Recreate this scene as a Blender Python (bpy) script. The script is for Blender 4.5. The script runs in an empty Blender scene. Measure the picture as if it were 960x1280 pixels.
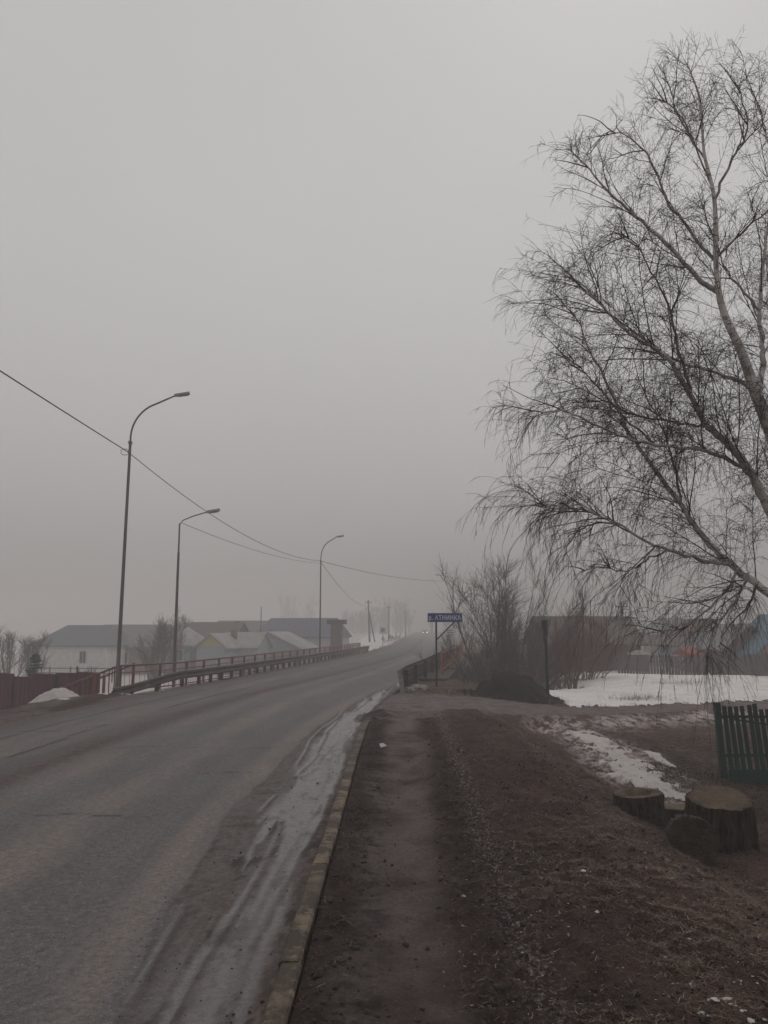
import bpy, math, random
import numpy as np
from mathutils import Vector, Matrix
R = math.radians
rng = np.random.default_rng(7)
random.seed(7)
SC = bpy.context.scene
COL = SC.collection

# ------------------------------------------------------------------ camera
FPX = 1000.0                       # focal length in pixels of the 960 px wide photograph
PITCH = math.atan(148 / FPX)
EYE = 2.0
cam_d = bpy.data.cameras.new('camera'); cam = bpy.data.objects.new('camera', cam_d); COL.objects.link(cam)
cam_d.sensor_fit = 'HORIZONTAL'; cam_d.sensor_width = 36; cam_d.lens = 36 * FPX / 960
cam_d.clip_start = .05; cam_d.clip_end = 3000
cam.location = (0, 0, EYE); cam.rotation_euler = (math.pi / 2 + PITCH, 0, 0)
SC.camera = cam
# ------------------------------------------------------------------ world / light
SUN_EL, SUN_ROT = 48, 20
w = bpy.data.worlds.new('World'); SC.world = w; w.use_nodes = True
nt = w.node_tree; nt.nodes.clear()
sky = nt.nodes.new('ShaderNodeTexSky'); sky.sky_type = 'NISHITA'; sky.sun_disc = False
sky.sun_elevation = R(SUN_EL); sky.sun_rotation = R(SUN_ROT); sky.dust_density = 4; sky.air_density = 1.5
hs = nt.nodes.new('ShaderNodeHueSaturation'); hs.inputs['Saturation'].default_value = .12
hs.inputs['Value'].default_value = .3
nt.links.new(sky.outputs[0], hs.inputs['Color'])
# overcast layer: brighter towards the zenith as a cloud deck is
tc = nt.nodes.new('ShaderNodeTexCoord'); sp = nt.nodes.new('ShaderNodeSeparateXYZ'); nt.links.new(tc.outputs['Generated'], sp.inputs[0])
mr = nt.nodes.new('ShaderNodeFloatCurve'); nt.links.new(sp.outputs['Z'], mr.inputs['Value'])
cv = mr.mapping.curves[0]; SKY = ((0, .29), (.05, .345), (.18, .49), (.36, .57), (.6, .59), (1, .62))
cv.points[0].location = SKY[0]; cv.points[1].location = SKY[-1]
for q_ in SKY[1:-1]: cv.points.new(*q_)
mr.mapping.update()
cm = nt.nodes.new('ShaderNodeVectorMath'); cm.operation = 'SCALE'; cm.inputs[0].default_value = (10.0, 9.76, 9.72)
cn = nt.nodes.new('ShaderNodeTexNoise'); cn.inputs['Scale'].default_value = 1.6; cn.inputs['Detail'].default_value = 3; nt.links.new(tc.outputs['Generated'], cn.inputs['Vector'])
cr = nt.nodes.new('ShaderNodeMapRange'); cr.inputs['From Min'].default_value = .3; cr.inputs['From Max'].default_value = .7; cr.inputs['To Min'].default_value = .965; cr.inputs['To Max'].default_value = 1.035; nt.links.new(cn.outputs['Fac'], cr.inputs['Value'])
cq = nt.nodes.new('ShaderNodeMath'); cq.operation = 'MULTIPLY'; nt.links.new(mr.outputs[0], cq.inputs[0]); nt.links.new(cr.outputs[0], cq.inputs[1]); nt.links.new(cq.outputs[0], cm.inputs['Scale'])
mx = nt.nodes.new('ShaderNodeMixRGB'); mx.inputs['Fac'].default_value = .9
nt.links.new(hs.outputs[0], mx.inputs[1]); nt.links.new(cm.outputs[0], mx.inputs[2])
bg = nt.nodes.new('ShaderNodeBackground'); bg.inputs['Strength'].default_value = .1
nt.links.new(mx.outputs[0], bg.inputs['Color'])
wo = nt.nodes.new('ShaderNodeOutputWorld'); nt.links.new(bg.outputs[0], wo.inputs['Surface'])
sd = bpy.data.lights.new('sun', 'SUN'); sd.energy = .5; sd.angle = R(75); sd.color = (1, .96, .92)
so = bpy.data.objects.new('sun', sd); COL.objects.link(so)
so.rotation_euler = (R(90 - SUN_EL), 0, R(180 - SUN_ROT))
SC.view_settings.view_transform = 'Standard'; SC.view_settings.look = 'None'
SC.view_settings.exposure = 0; SC.view_settings.gamma = 1
SC.cycles.volume_bounces = 3; SC.cycles.max_bounces = 6; SC.cycles.diffuse_bounces = 2; SC.cycles.glossy_bounces = 2
SC.cycles.use_denoising = True

# ------------------------------------------------------------------ unprojection of survey points
def at(u, v, Y):
    x = (u - 480) / FPX; y = (640 - v) / FPX
    d = Vector((x, math.cos(PITCH) - y * math.sin(PITCH), math.sin(PITCH) + y * math.cos(PITCH)))
    t = Y / d.y
    return Vector((d.x * t, Y, EYE + d.z * t))

# ------------------------------------------------------------------ numeric noise
_T = rng.random((256, 256))
def vn(x, y, s=0):
    x = np.asarray(x, float) + s * 17.31; y = np.asarray(y, float) + s * 5.77
    xi = np.floor(x).astype(int); yi = np.floor(y).astype(int)
    fx = x - xi; fy = y - yi; fx = fx * fx * (3 - 2 * fx); fy = fy * fy * (3 - 2 * fy)
    a = _T[xi & 255, yi & 255]; b = _T[(xi + 1) & 255, yi & 255]; c = _T[xi & 255, (yi + 1) & 255]; d = _T[(xi + 1) & 255, (yi + 1) & 255]
    return (a * (1 - fx) + b * fx) * (1 - fy) + (c * (1 - fx) + d * fx) * fy - .5
def fbm(x, y, s=0, o=4, g=.5):
    r = 0; a = 1.0; n = 0
    for k in range(o):
        r = r + a * vn(np.asarray(x) * 2.03 ** k, np.asarray(y) * 2.03 ** k, s + k); n += a; a *= g
    return r / n * 2
def sm(a, b, x):
    t = np.clip((x - a) / (b - a), 0, 1); return t * t * (3 - 2 * t)
def lerp(a, b, t): return a + (b - a) * t

# ------------------------------------------------------------------ road axis and the lie of the land
_cy = np.array([-60, 0, 12, 18, 24, 30, 38, 46, 56, 74, 100, 150, 220, 300, 1200.])
_cx = np.array([-5.1, -4.565, -4.455, -4.37, -3.9, -3.1, -1.95, -.95, .3, 2.3, 4.4, 7.4, 11.0, 15.5, 66.])
_yy = np.linspace(-60, 1200, 6301)
_xx = np.interp(_yy, _cy, _cx)
_ker = np.hanning(41); _ker /= _ker.sum()
_xs = np.convolve(np.pad(_xx, 20, mode='reflect', reflect_type='odd'), _ker, 'valid')
HW = 3.9
def cx(Y): return np.interp(Y, _yy, _xs)
def er(Y): return cx(Y) + HW
def el(Y): return cx(Y) - HW
def rz(Y): return 0 * np.asarray(Y, float) + 1.4 * sm(90, 420, np.asarray(Y, float)) * 1.0
SRW = lambda X: lerp(2.5, .95, sm(2, 9, X))
def src(X): return 23.1 + .38 * np.clip(X - 1.5, 0, 12) + .1 * np.clip(X - 13.5, 0, 80)
def terrain(X, Y, fine=True):
    X = np.asarray(X, float); Y = np.asarray(Y, float)
    dR = X - er(Y); dL = el(Y) - X
    # verge right of the kerb
    crest = 2.0 + .35 * vn(Y * .45, 3.3, 4)
    zv = .075 + .045 * sm(.75, 1.15, X - .016 * Y) - .62 * sm(crest, crest + 1.9, X) - .2 * sm(4.8, 7, X) * sm(11, 14, Y)
    pc = .1 + .022 * (Y - 4.2)
    zv = zv - .035 * np.exp(-((X - pc) / .33) ** 4)
    # land beyond the side track
    zf = -.42 - .4 * sm(28, 56, Y) + .25 * fbm(X * .12, Y * .12, 9, 2) * sm(8, 14, X)
    zf = zf + .38 * (1 - sm(1.0, 4.5, dR)) * (1 - sm(35, 41, Y))
    gul = np.exp(-((dR - 4.6) / 2.3) ** 2) * sm(34, 42, Y) * (1 - sm(90, 120, Y))
    zf = zf - 2.2 * gul
    zf = lerp(zf, -.15 + rz(Y), sm(90, 150, Y) * (1 - sm(3, 30, dR)))
    s0 = src(X); hw = SRW(X)
    zr = lerp(zv, zf, sm(s0 - 1, s0 + 1, Y))
    zs = -.02 - .42 * sm(1, 7.5, X) + .012 * np.sin((Y - s0) * 3)
    ws = 1 - sm(hw, hw + lerp(.9, 1.9, sm(3, 6, X)), np.abs(Y - s0))
    zr = lerp(zr, zs, ws)
    # left of the road
    zl = lerp(-.03, -.33, sm(.35, .9, dL) * sm(26, 29, Y))
    zl = zl - 1.3 * sm(1.9, 4.5, dL) - .9 * sm(4, 12, dL)
    zl = lerp(zl, -.25 + rz(Y), sm(110, 175, Y))
    z = np.where(dR > 0, zr, np.where(dL > 0, zl, -.06 + rz(Y)))
    # the river bed under the bridge
    z = z - 2.6 * sm(35, 39, Y) * (1 - sm(65, 70, Y)) * (1 - sm(1.0, 1.5, dR)) * (1 - sm(2.0, 2.6, dL))
    off = sm(.02, .2, dR) + sm(.02, .3, dL)
    off = np.where(dR > 0, np.where((Y < 18.4) & (Y > 0), sm(.145, .3, dR), off), off)
    z = z + off * (.07 * fbm(X * .9, Y * .9, 11, 3))
    z = np.where((dR > -.02) & (dR < .14) & (Y > .5) & (Y < 18.2), -.03, z)
    if fine:
        near = 1 - sm(18, 40, Y)
        rough = lerp(1, .35, np.exp(-((X - pc) / .35) ** 4) * (Y < 20)) * lerp(1, .55, ws)
        z = z + off * rough * near * (.05 * fbm(X * 4, Y * 4, 21, 3) + .042 * fbm(X * 13, Y * 13, 31, 2, .6))
        lip = np.exp(-((X - 1.75 - .5 * (5.2 - Y)) / .12) ** 2)   # broken turf edge in the foreground
        z = z - .05 * lip * sm(4, 4.6, Y) * (1 - sm(5.6, 6.2, Y))
    return z
def tz(x, y): return float(terrain(np.array([x]), np.array([y]))[0])
def gz(x, y): return float(terrain(np.array([x]), np.array([y]), False)[0])

# ------------------------------------------------------------------ scene helpers
def tag(o, label=None, cat=None, group=None, kind=None):
    if label: o['label'] = label
    if cat: o['category'] = cat
    if group: o['group'] = group
    if kind: o['kind'] = kind
    return o
def link(name, me, parent=None, loc=None):
    o = bpy.data.objects.new(name, me); COL.objects.link(o)
    if parent: o.parent = parent
    if loc is not None: o.location = loc
    return o
def empty(name, loc, rz_=0, label=None, cat=None, group=None):
    o = link(name, None, None, loc); o.rotation_euler = (0, 0, rz_); o.empty_display_size = .3
    return tag(o, label, cat, group)
def copy_tree(o, parent=None, kids=None):
    c = o.copy(); COL.objects.link(c)
    if parent: c.parent = parent
    for ch in [k for k in list(bpy.data.objects) if k.parent == o]: copy_tree(ch, c)
    return c
def fast_mesh(name, V, F, mat, parent=None, smooth=True, attrs=None, colors=None):
    me = bpy.data.meshes.new(name); V = np.asarray(V, np.float32); F = np.asarray(F, np.int32)
    n = F.shape[1]
    me.vertices.add(len(V)); me.vertices.foreach_set('co', V.ravel())
    me.loops.add(F.size); me.loops.foreach_set('vertex_index', F.ravel())
    me.polygons.add(len(F)); me.polygons.foreach_set('loop_start', np.arange(0, F.size, n, dtype=np.int32))
    me.polygons.foreach_set('use_smooth', np.full(len(F), smooth, bool))
    me.update(calc_edges=True)
    for k, a in (attrs or {}).items():
        at_ = me.attributes.new(k, 'FLOAT', 'POINT'); at_.data.foreach_set('value', np.asarray(a, np.float32))
    me.materials.append(mat)
    return link(name, me, parent)
class MB:
    def __init__(s): s.v = []; s.f = []; s.sm = []
    def add(s, v, f, smooth=False):
        k = len(s.v); s.v += [tuple(p) for p in v]; s.f += [tuple(i + k for i in q) for q in f]; s.sm += [smooth] * len(f); return s
    def box(s, c, d, rot=(0, 0, 0)):
        m = Matrix.Rotation(rot[2], 3, 'Z') @ Matrix.Rotation(rot[1], 3, 'Y') @ Matrix.Rotation(rot[0], 3, 'X')
        v = [Vector(c) + m @ Vector((x * d[0] / 2, y * d[1] / 2, z * d[2] / 2)) for x in (-1, 1) for y in (-1, 1) for z in (-1, 1)]
        return s.add(v, [(0, 1, 3, 2), (4, 6, 7, 5), (0, 4, 5, 1), (2, 3, 7, 6), (0, 2, 6, 4), (1, 5, 7, 3)])
    def beam(s, a, b, w, h):
        a = Vector(a); b = Vector(b); t = (b - a).normalized()
        sd_ = t.cross(Vector((0, 0, 1)));
        if sd_.length < 1e-3: sd_ = Vector((1, 0, 0))
        sd_.normalize(); up = sd_.cross(t)
        v = [p + sd_ * x * w / 2 + up * y * h / 2 for p in (a, b) for x, y in ((-1, -1), (1, -1), (1, 1), (-1, 1))]
        return s.add(v, [(0, 1, 2, 3), (7, 6, 5, 4), (0, 4, 5, 1), (1, 5, 6, 2), (2, 6, 7, 3), (3, 7, 4, 0)])
    def tube(s, pts, rad, n=8, caps=True, smooth=True):
        pts = [Vector(p) for p in pts]; k = len(pts)
        if not hasattr(rad, '__len__'): rad = [rad] * k
        t0 = (pts[1] - pts[0]).normalized(); a = t0.orthogonal().normalized(); V = []
        for i, p in enumerate(pts):
            t = (pts[min(i + 1, k - 1)] - pts[max(i - 1, 0)]).normalized()
            a = (a - t * a.dot(t)).normalized(); b = t.cross(a)
            V += [p + (a * math.cos(q) + b * math.sin(q)) * rad[i] for q in [2 * math.pi * j / n for j in range(n)]]
        F = [(i * n + j, i * n + (j + 1) % n, (i + 1) * n + (j + 1) % n, (i + 1) * n + j) for i in range(k - 1) for j in range(n)]
        s.add(V, F, smooth)
        if caps: s.add(V[:n], [tuple(range(n))[::-1]]); s.add(V[-n:], [tuple(range(n))])
        return s
    def prism(s, poly, a, b):          # poly in (x,z), from y=a to y=b
        n = len(poly); V = [(x, a, z) for x, z in poly] + [(x, b, z) for x, z in poly]
        return s.add(V, [tuple(range(n)), tuple(range(2 * n - 1, n - 1, -1))] + [(i, i + n, (i + 1) % n + n, (i + 1) % n) for i in range(n)])
    def mesh(s, name, mat):
        me = bpy.data.meshes.new(name); me.from_pydata(s.v, [], s.f); me.polygons.foreach_set('use_smooth', s.sm)
        me.materials.append(mat); me.update()
        import bmesh
        bm = bmesh.new(); bm.from_mesh(me); bmesh.ops.recalc_face_normals(bm, faces=bm.faces); bm.to_mesh(me); bm.free()
        return me
    def build(s, name, mat, parent=None, loc=None): return link(name, s.mesh(name, mat), parent, loc)

# ------------------------------------------------------------------ materials
class N:
    def __init__(s, name):
        s.m = bpy.data.materials.new(name); s.m.use_nodes = True; s.t = s.m.node_tree; s.b = s.t.nodes['Principled BSDF']
        s.tc = s.t.nodes.new('ShaderNodeTexCoord').outputs['Object']
        s.b.inputs['Specular IOR Level'].default_value = .35
    def n(s, ty): return s.t.nodes.new(ty)
    def set(s, sock, v):
        if isinstance(v, bpy.types.NodeSocket): s.t.links.new(v, sock)
        elif sock.type == 'RGBA': sock.default_value = (*v, 1) if len(v) == 3 else v
        else: sock.default_value = v
    def attr(s, name): a = s.n('ShaderNodeAttribute'); a.attribute_name = name; return a.outputs['Fac']
    def noise(s, scale, detail=4, rough=.55, vec=None, stretch=None, dist=0):
        x = s.n('ShaderNodeTexNoise'); x.inputs['Scale'].default_value = scale; x.inputs['Detail'].default_value = detail
        x.inputs['Roughness'].default_value = rough; x.inputs['Distortion'].default_value = dist
        v = vec or s.tc
        if stretch:
            mp = s.n('ShaderNodeMapping'); mp.inputs['Scale'].default_value = stretch; s.t.links.new(v, mp.inputs[0]); v = mp.outputs[0]
        s.t.links.new(v, x.inputs['Vector']); return x.outputs['Fac']
    def ramp(s, f, lo, hi, a=0.0, b=1.0):
        x = s.n('ShaderNodeMapRange'); x.inputs['From Min'].default_value = lo; x.inputs['From Max'].default_value = hi
        x.inputs['To Min'].default_value = a; x.inputs['To Max'].default_value = b; s.set(x.inputs['Value'], f); return x.outputs[0]
    def math(s, op, a, b=0.0, c=0.0, clamp=False):
        x = s.n('ShaderNodeMath'); x.operation = op; x.use_clamp = clamp; s.set(x.inputs[0], a); s.set(x.inputs[1], b); s.set(x.inputs[2], c); return x.outputs[0]
    def mix(s, f, a, b):
        x = s.n('ShaderNodeMixRGB'); s.set(x.inputs[0], f); s.set(x.inputs[1], a); s.set(x.inputs[2], b); return x.outputs[0]
    def mul(s, a, b): return s.math('MULTIPLY', a, b)
    def bump(s, h, strength=.5, dist=.02):
        x = s.n('ShaderNodeBump'); x.inputs['Strength'].default_value = strength; x.inputs['Distance'].default_value = dist
        s.set(x.inputs['Height'], h); s.t.links.new(x.outputs[0], s.b.inputs['Normal'])
    def out(s, col, rough=.8, metal=0.0):
        s.set(s.b.inputs['Base Color'], col); s.set(s.b.inputs['Roughness'], rough); s.set(s.b.inputs['Metallic'], metal); return s.m
def simple(name, c1, c2=None, scale=6, rough=.75, metal=0, bump=.3, bd=.01, stretch=None, dirt=None, lo=.35, hi=.65):
    q = N(name); c2 = c2 or tuple(x * .65 for x in c1)
    f = q.noise(scale, 6, .6, stretch=stretch); col = q.mix(q.ramp(f, lo, hi), c1, c2)
    if dirt: col = q.mix(q.ramp(q.noise(scale * .37, 5), .45, .7), col, dirt)
    q.bump(q.noise(scale * 4, 4, stretch=stretch), bump, bd)
    return q.out(col, rough, metal)
M = {}
M['galv'] = simple('galvanised_steel', (.15, .15, .15), (.085, .085, .085), 5, .6, .35, .1, stretch=(1, 1, .2))
M['lamp_grey'] = simple('lamp_housing', (.3, .3, .3), (.2, .2, .2), 8, .5)
M['lamp_glass'] = simple('lamp_glass', (.35, .36, .36), (.25, .26, .26), 8, .2)
M['guard'] = simple('weathered_guardrail', (.12, .11, .10), (.06, .05, .045), 4, .7, .2, .2, stretch=(1, 1, .6), dirt=(.05, .035, .028))
M['guard_rust'] = simple('rusty_dark_guardrail', (.06, .043, .035), (.032, .022, .018), 5, .85)
M['guardend'] = simple('guardrail_end_plate', (.3, .28, .25), (.17, .14, .12), 6, .7)
M['redpaint'] = simple('faded_red_paint', (.2, .042, .042), (.13, .032, .032), 5, .6, dirt=(.12, .07, .06))
M['pinkbar'] = simple('faded_pink_bars', (.36, .2, .19), (.25, .12, .12), 5, .7)
M['orange'] = simple('orange_paint', (.36, .15, .08), (.22, .09, .055), 4, .6, dirt=(.14, .07, .05))
M['purple'] = simple('maroon_metal_sheet', (.075, .011, .026), (.048, .009, .02), 3, .5)
M['green'] = simple('dark_green_paint', (.018, .072, .068), (.011, .042, .041), 9, .65, stretch=(3, 3, .5), dirt=(.03, .03, .026))
M['concrete'] = simple('concrete', (.22, .2, .18), (.13, .12, .1), 8, .9)
q = N('yellowed_kerb_concrete'); q.tc = q.n('ShaderNodeNewGeometry').outputs['Position']
f = q.noise(14, 6, .65); c = q.mix(q.ramp(f, .3, .7), (.25, .195, .13), (.14, .105, .073))
c = q.mix(q.ramp(q.noise(1.1, 4, .6), .47, .58, 0, .7), c, (.06, .044, .034)); c = q.mix(q.ramp(q.noise(3.6, 8, .8), .43, .53), c, (.05, .037, .028)); q.bump(q.noise(60, 4), .5, .01); M['kerb'] = q.out(c, .85)
M['bark_dark'] = simple('stump_bark', (.085, .058, .044), (.016, .011, .009), 16, .95, 0, 1, .03, stretch=(1, 1, .18))
q = N('sawn_wood')
v = q.n('ShaderNodeTexWave'); v.wave_type = 'RINGS'; v.rings_direction = 'Z'; v.inputs['Scale'].default_value = 9; v.inputs['Distortion'].default_value = 3.5; v.inputs['Detail'].default_value = 6
q.t.links.new(q.tc, v.inputs[0])
c = q.mix(v.outputs['Fac'], (.14, .10, .067), (.175, .13, .09)); c = q.mix(q.ramp(q.noise(5, 5, .7), .4, .65), c, (.09, .064, .046))
c = q.mix(q.ramp(q.noise(22, 5, .7), .55, .75), c, (.04, .028, .021)); c = q.mix(q.ramp(q.noise(2.3, 4, .6), .5, .62), c, (.07, .05, .036)); q.bump(q.noise(40, 5), .9, .02); xyz = q.n('ShaderNodeSeparateXYZ'); q.t.links.new(q.tc, xyz.inputs[0]); an = q.math('ARCTAN2', xyz.outputs[1], xyz.outputs[0]); rd = q.math('SQRT', q.math('ADD', q.mul(xyz.outputs[0], xyz.outputs[0]), q.mul(xyz.outputs[1], xyz.outputs[1])))
cb = q.n('ShaderNodeCombineXYZ'); q.set(cb.inputs[0], q.mul(an, 4.5)); q.set(cb.inputs[1], q.mul(rd, 2.2)); ck = q.noise(1.3, 3, .6, vec=cb.outputs[0]); c = q.mix(q.mul(q.ramp(ck, .62, .66), q.ramp(rd, .03, .12)), c, (.018, .012, .009))
c = q.mix(q.ramp(rd, .27, .33, 0, .75), c, (.05, .034, .025)); M['sawn'] = q.out(c, .9)
M['log_face'] = simple('weathered_log_face', (.066, .046, .034), (.018, .013, .010), 9, .95, 0, 1, .03)
M['sawn_dark'] = simple('old_dark_cut_wood', (.15, .105, .076), (.04, .028, .021), 7, .95, 0, .9, .02)
M['coal'] = simple('dark_gravel', (.03, .026, .024), (.014, .012, .012), 30, .95, 0, 1, .05)
M['clod'] = simple('soil_clods', (.05, .038, .031), (.025, .019, .016), 9, .95)
M['blue'] = simple('blue_sign', (.02, .055, .24), (.014, .04, .18), 3, .45)
M['white'] = simple('white_paint', (.62, .63, .66), (.5, .5, .53), 4, .6)
M['black'] = simple('dark_weathered_steel', (.03, .028, .027), (.015, .014, .014), 6, .8)
M['signback'] = simple('grey_sign_back', (.1, .11, .12), (.06, .065, .07), 6, .6)
M['cable'] = simple('cable', (.03, .03, .03), (.02, .02, .02), 3, .7)
M['pole_wood'] = simple('grey_wooden_pole', (.1, .09, .08), (.05, .045, .04), 5, .9, stretch=(1, 1, .2))
M['willow'] = simple('willow_bark', (.1, .085, .07), (.055, .045, .038), 5, .95)
M['red_twig'] = simple('reddish_twigs', (.16, .066, .056), (.1, .044, .038), 4, .9)
M['grey_twig'] = simple('grey_brown_twigs', (.085, .07, .062), (.05, .04, .036), 4, .9)
M['spruce'] = simple('spruce_needles', (.018, .04, .026), (.01, .022, .016), 8, .9)
M['blade'] = None
# snow
q = N('old_snow')
f = q.noise(1.3, 6, .6); c = q.mix(q.ramp(f, .35, .7), (.78, .755, .74), (.62, .58, .56))
c = q.mix(q.mul(q.ramp(q.noise(6, 6, .75), .56, .72), q.ramp(q.attr('dirt'), 0, 1, .25, 1)), c, (.2, .15, .12))
c = q.mix(q.mul(q.ramp(q.noise(38, 4, .8), .6, .72), q.attr('dirt')), c, (.12, .09, .07)); c = q.mix(q.mul(q.ramp(q.attr('dirt'), .8, 1), .6), c, (.34, .3, .285)); q.bump(q.noise(9, 6, .6), .6, .05); q.b.inputs['Specular IOR Level'].default_value = .2
M['snow'] = q.out(c, .85)
# ground
q = N('muddy_ground')
big = q.noise(.8, 5, .6); mid = q.noise(7, 6, .65); fin = q.noise(60, 5, .75); vfin = q.noise(170, 3, .8)
c = q.mix(q.ramp(mid, .35, .68), (.066, .0455, .0385), (.025, .0168, .0145))
straw = q.math('MULTIPLY', q.ramp(fin, .48, .66), q.attr('straw')); c = q.mix(straw, c, (.2, .15, .118))
c = q.mix(q.mul(q.ramp(q.noise(.9, 6, .7), .5, .62), q.attr('straw')), c, (.135, .094, .074))
c = q.mix(q.mul(q.attr('path'), q.ramp(mid, .3, .6, .55, 1)), c, q.mix(q.ramp(fin, .4, .7), (.19, .16, .152), (.08, .064, .059)))
c = q.mix(q.mul(q.attr('path'), q.ramp(vfin, .58, .7)), c, (.26, .23, .225))
c = q.mix(q.mul(q.attr('track'), q.ramp(q.noise(2.5, 5, .6), .35, .6, .6, 1)), c, q.mix(q.ramp(q.noise(6, 5, .6, stretch=(.3, 1.6, 1)), .38, .62), (.2, .178, .165), (.115, .098, .088)))
ice = q.mul(q.attr('ice'), q.ramp(q.noise(26, 6, .75), .52, .64)); c = q.mix(ice, c, (.34, .3, .28))
crust = q.mul(q.attr('crust'), q.ramp(q.noise(4.5, 6, .72, stretch=(1, .6, 1)), .44, .56)); c = q.mix(crust, c, (.52, .48, .45))
c = q.mix(q.mul(q.attr('moss_dark'), q.ramp(mid, .4, .65)), c, (.028, .021, .016))
fr = q.mul(q.ramp(q.noise(24, 8, .85), .53, .62), q.ramp(q.noise(1.4, 4, .6), .4, .6, .1, .75)); c = q.mix(q.mul(fr, q.math('SUBTRACT', 1.0, q.attr('track'))), c, (.155, .118, .104)); dk = q.ramp(q.noise(17, 8, .85), .34, .47, .75, 0); c = q.mix(dk, c, (.014, .0095, .0085))
h = q.math('ADD', q.mul(fin, .6), q.mul(vfin, .35)); h = q.math('ADD', h, q.mul(mid, .8)); q.bump(h, 1.0, .09)
tint = q.n('ShaderNodeVectorMath'); tint.operation = 'MULTIPLY'; q.set(tint.inputs[0], c); tint.inputs[1].default_value = (1.66, 1.60, 1.66); c = tint.outputs[0]
q.b.inputs['Specular IOR Level'].default_value = .1
M['ground'] = q.out(c, q.ramp(q.attr('path'), 0, 1, .95, .75))
# asphalt
q = N('wet_dirty_asphalt')
agg = q.noise(105, 3, .7); spk = q.noise(48, 3, .65); blot = q.noise(1.5, 5, .6, stretch=(1, .35, 1)); lon = q.noise(3.2, 5, .65, stretch=(1, .16, 1))
c = q.mix(q.ramp(agg, .41, .6), (.165, .157, .16), (.066, .062, .064)); c = q.mix(q.ramp(spk, .63, .7), c, (.34, .32, .31))
c = q.mix(q.ramp(blot, .4, .62, 0, .55), c, (.1, .09, .086)); c = q.mix(q.mul(q.attr('newer'), .5), c, (.074, .067, .066)); c = q.mix(q.ramp(q.noise(34, 4, .7), .54, .66, 0, .65), c, (.04, .034, .032))
dust = q.mul(q.attr('dust'), q.ramp(lon, .3, .6, .45, .95)); c = q.mix(dust, c, q.mix(q.ramp(spk, .35, .65), (.235, .2, .18), (.14, .113, .1)))
mudn = q.noise(11, 6, .7, stretch=(1, .5, 1))
c = q.mix(q.mul(q.attr('mud'), q.ramp(mudn, .25, .5, .65, 1)), c, q.mix(q.ramp(mudn, .38, .62), (.112, .084, .074), (.054, .039, .035)))
c = q.mix(q.mul(q.attr('slush'), q.ramp(q.noise(9, 5, .65, stretch=(1, .3, 1)), .3, .48)), c, q.mix(q.ramp(q.noise(22, 6, .8), .4, .62), (.135, .121, .124), (.075, .063, .064)))
mot = q.ramp(q.noise(16, 8, .85), .36, .64, .62, 1.38); vs = q.n('ShaderNodeVectorMath'); vs.operation = 'SCALE'; q.set(vs.inputs[0], c); q.set(vs.inputs['Scale'], mot); c = vs.outputs[0]
c = q.mix(q.attr('clot'), c, (.03, .02, .016)); c = q.mix(q.attr('crack'), c, (.016, .013, .012))
rg = q.ramp(lon, .3, .7, .72, .85); rg = q.math('SUBTRACT', rg, q.mul(q.attr('wet'), .42)); rg = q.math('ADD', rg, q.mul(q.attr('mud'), .12))
h = q.math('ADD', q.mul(agg, .25), q.mul(q.mul(mudn, q.attr('rut')), 3.0)); q.bump(h, .7, .014)
M['road'] = q.out(c, rg); q.set(q.b.inputs['Specular IOR Level'], q.math('ADD', .19, q.mul(q.attr('wet'), .36)))
# birch bark
q = N('birch_bark')
bn = q.noise(5, 5, .7, stretch=(1, 1, 3.2)); c = q.mix(q.ramp(bn, .54, .62), (.66, .61, .57), (.07, .056, .05))
c = q.mix(q.ramp(q.noise(2, 4), .4, .7), c, (.3, .26, .235)); q.bump(q.noise(30, 4), .4, .02); M['birch'] = q.out(c, .8)
M['birch_limb'] = simple('birch_limb_bark', (.38, .34, .31), (.075, .06, .054), 7, .85)
M['birch_twig'] = simple('birch_twigs', (.07, .05, .048), (.038, .028, .028), 3, .85)

# ------------------------------------------------------------------ ground sheet, split into its regions
def grow_axis(start, end, step0, g):
    o = [start]; st = step0
    while o[-1] < end: o.append(o[-1] + st); st *= g
    return o
ys = list(np.arange(-45, 2.4, 1.2)) + grow_axis(2.5, 26, .027, 1.0053)
ys += grow_axis(ys[-1] + .14, 1120, .14, 1.017)
xs_r = list(np.arange(-.6, 6.8, .041)) + grow_axis(6.84, 30, .05, 1.03) ; xs_r += grow_axis(xs_r[-1] + .9, 960, .9, 1.12)
xs_l = sorted([-x for x in grow_axis(7.2, 14, .12, 1.01)] ); xs_l = sorted([-x for x in grow_axis(-xs_l[0] + .2, 50, .25, 1.05)]) + xs_l
xs_l = sorted([-x for x in grow_axis(-xs_l[0] + 2, 960, 2, 1.15)]) + xs_l
xs = np.array(xs_l + list(np.arange(-6.8, -.65, .35)) + xs_r); ys = np.array(ys)
GX, GY = np.meshgrid(xs, ys)
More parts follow.
